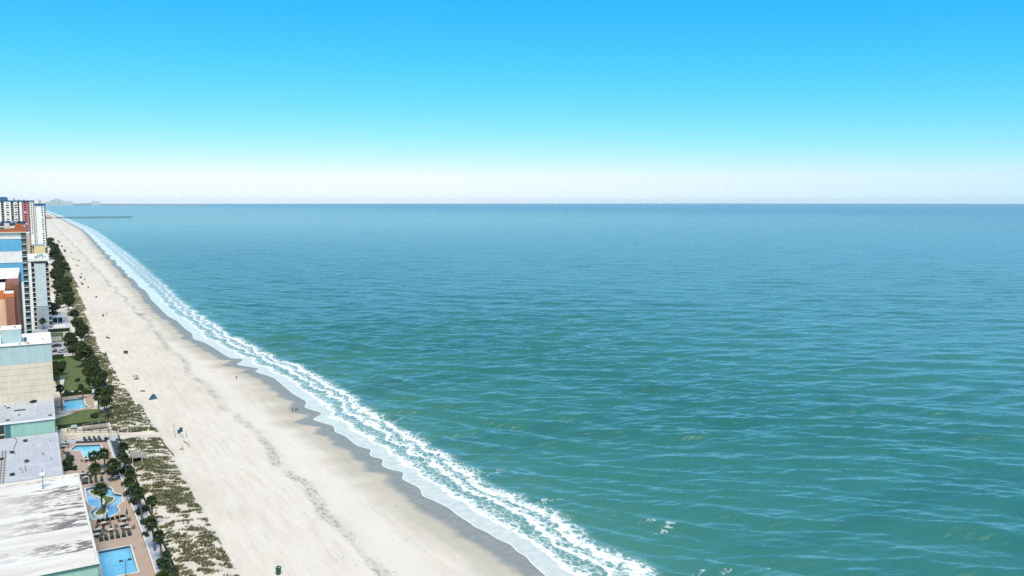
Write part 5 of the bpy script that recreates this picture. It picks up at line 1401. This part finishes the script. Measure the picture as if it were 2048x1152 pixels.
for i, (x, y) in enumerate(((67.7, 1132.2), (76.9, 1191.6), (79.5, 1371.0), (69.2, 1659.1), (73.1, 1734.5), (67.5, 1839.3), (69.4, 2039.0))):
    person(x, y, i * .8, i % 4, 'far off person near the waterline, %s counting towards the pier' % ORD[i])
dj = {'hip': (0, .25, .42, .10, .11), 'mid': (0, 0, .42, .10, .11), 'chest': (0, -.22, .44, .11, .13), 'neck': (0, -.36, .55, .07), 'head': (0, -.46, .64, .075), 'muz': (0, -.58, .61, .04), 'tail1': (0, .36, .48, .03), 'tail2': (0, .5, .6, .018)}
dbn = [('hip', 'mid'), ('mid', 'chest'), ('chest', 'neck'), ('neck', 'head'), ('head', 'muz'), ('hip', 'tail1'), ('tail1', 'tail2')]
for s_, q in ((-1, 'l'), (1, 'r')):
    dj[q + 'fs'] = (s_ * .08, -.22, .34, .05); dj[q + 'fk'] = (s_ * .08, -.21, .18, .032); dj[q + 'fp'] = (s_ * .08, -.24, .02, .03)
    dj[q + 'hs'] = (s_ * .08, .22, .34, .06); dj[q + 'hk'] = (s_ * .085, .17, .25, .042); dj[q + 'hh'] = (s_ * .085, .29, .15, .028); dj[q + 'hp'] = (s_ * .085, .25, .02, .028)
    dj[q + 'ear'] = (s_ * .05, -.43, .74, .02)
    dbn += [('chest', q + 'fs'), (q + 'fs', q + 'fk'), (q + 'fk', q + 'fp'), ('hip', q + 'hs'), (q + 'hs', q + 'hk'), (q + 'hk', q + 'hh'), (q + 'hh', q + 'hp'), ('head', q + 'ear')]
dog = inst('dog', skin_mesh('dog', dj, dbn, [M['hair']], lambda c: 0), None, (73.6, 273.6, -0.18), .9, 1.2)
tag(dog, 'small dark dog beside the person on the wet sand', 'dog')

# ------------------------------------------------------------------ skyline far up the coast
sk = [(480, 22300, 60, 60, 215), (425, 22400, 60, 60, 175), (545, 22350, 60, 60, 190), (370, 22450, 70, 60, 150), (605, 22350, 60, 60, 160), (665, 22300, 70, 60, 135), (760, 22300, 110, 60, 128), (1245, 22000, 80, 60, 135), (1335, 22000, 80, 60, 128), (300, 22500, 60, 60, 120)]
lbl = ['tallest hazy tower of the distant skyline', 'hazy stepped tower just left of the tallest distant one', 'hazy tower just right of the tallest distant one', 'lower hazy block at left foot of the distant skyline', 'hazy block right of the distant central group', 'hazy low block tapering right of distant skyline', 'long low hazy building at right end of distant central group', 'left half of the lone hazy pair on the far horizon', 'right half of the lone hazy pair on the far horizon', 'lowest hazy block left of the distant skyline']
for k_, (x, y, w, d, h) in enumerate(sk):
    h *= 0.80
    t = thing('distant_tower', lbl[k_], 'tower', (x, y, 0), 0, 'distant skyline towers')
    box('wall', M['far_tower'], t, -w / 2, w / 2, 0, d, 0, h * .93); box('top_storey', M['far_tower'], t, -w * .3, w * .3, 5, d - 5, h * .93, h)  # pale tower paint carries part of the haze in its colour

# ------------------------------------------------------------------ sea haze
hz = bpy.data.materials.new('haze'); hz.use_nodes = True
for n_ in list(hz.node_tree.nodes):
    if n_.type == 'BSDF_PRINCIPLED': hz.node_tree.nodes.remove(n_)
pvn = hz.node_tree.nodes.new('ShaderNodeVolumePrincipled')
pvn.inputs['Color'].default_value = (0.84, 0.98, 1.0, 1); pvn.inputs['Density'].default_value = 0.9e-5; pvn.inputs['Anisotropy'].default_value = 0.0
hz.node_tree.links.new(pvn.outputs[0], hz.node_tree.nodes['Material Output'].inputs['Volume'])
haze = MB().box(-31000, 51000, -1200, 51000, -8.0, 260.0).build('haze', hz)
tag(haze, 'thin pale sea haze filling the air over beach and sea', 'haze', kind='stuff')
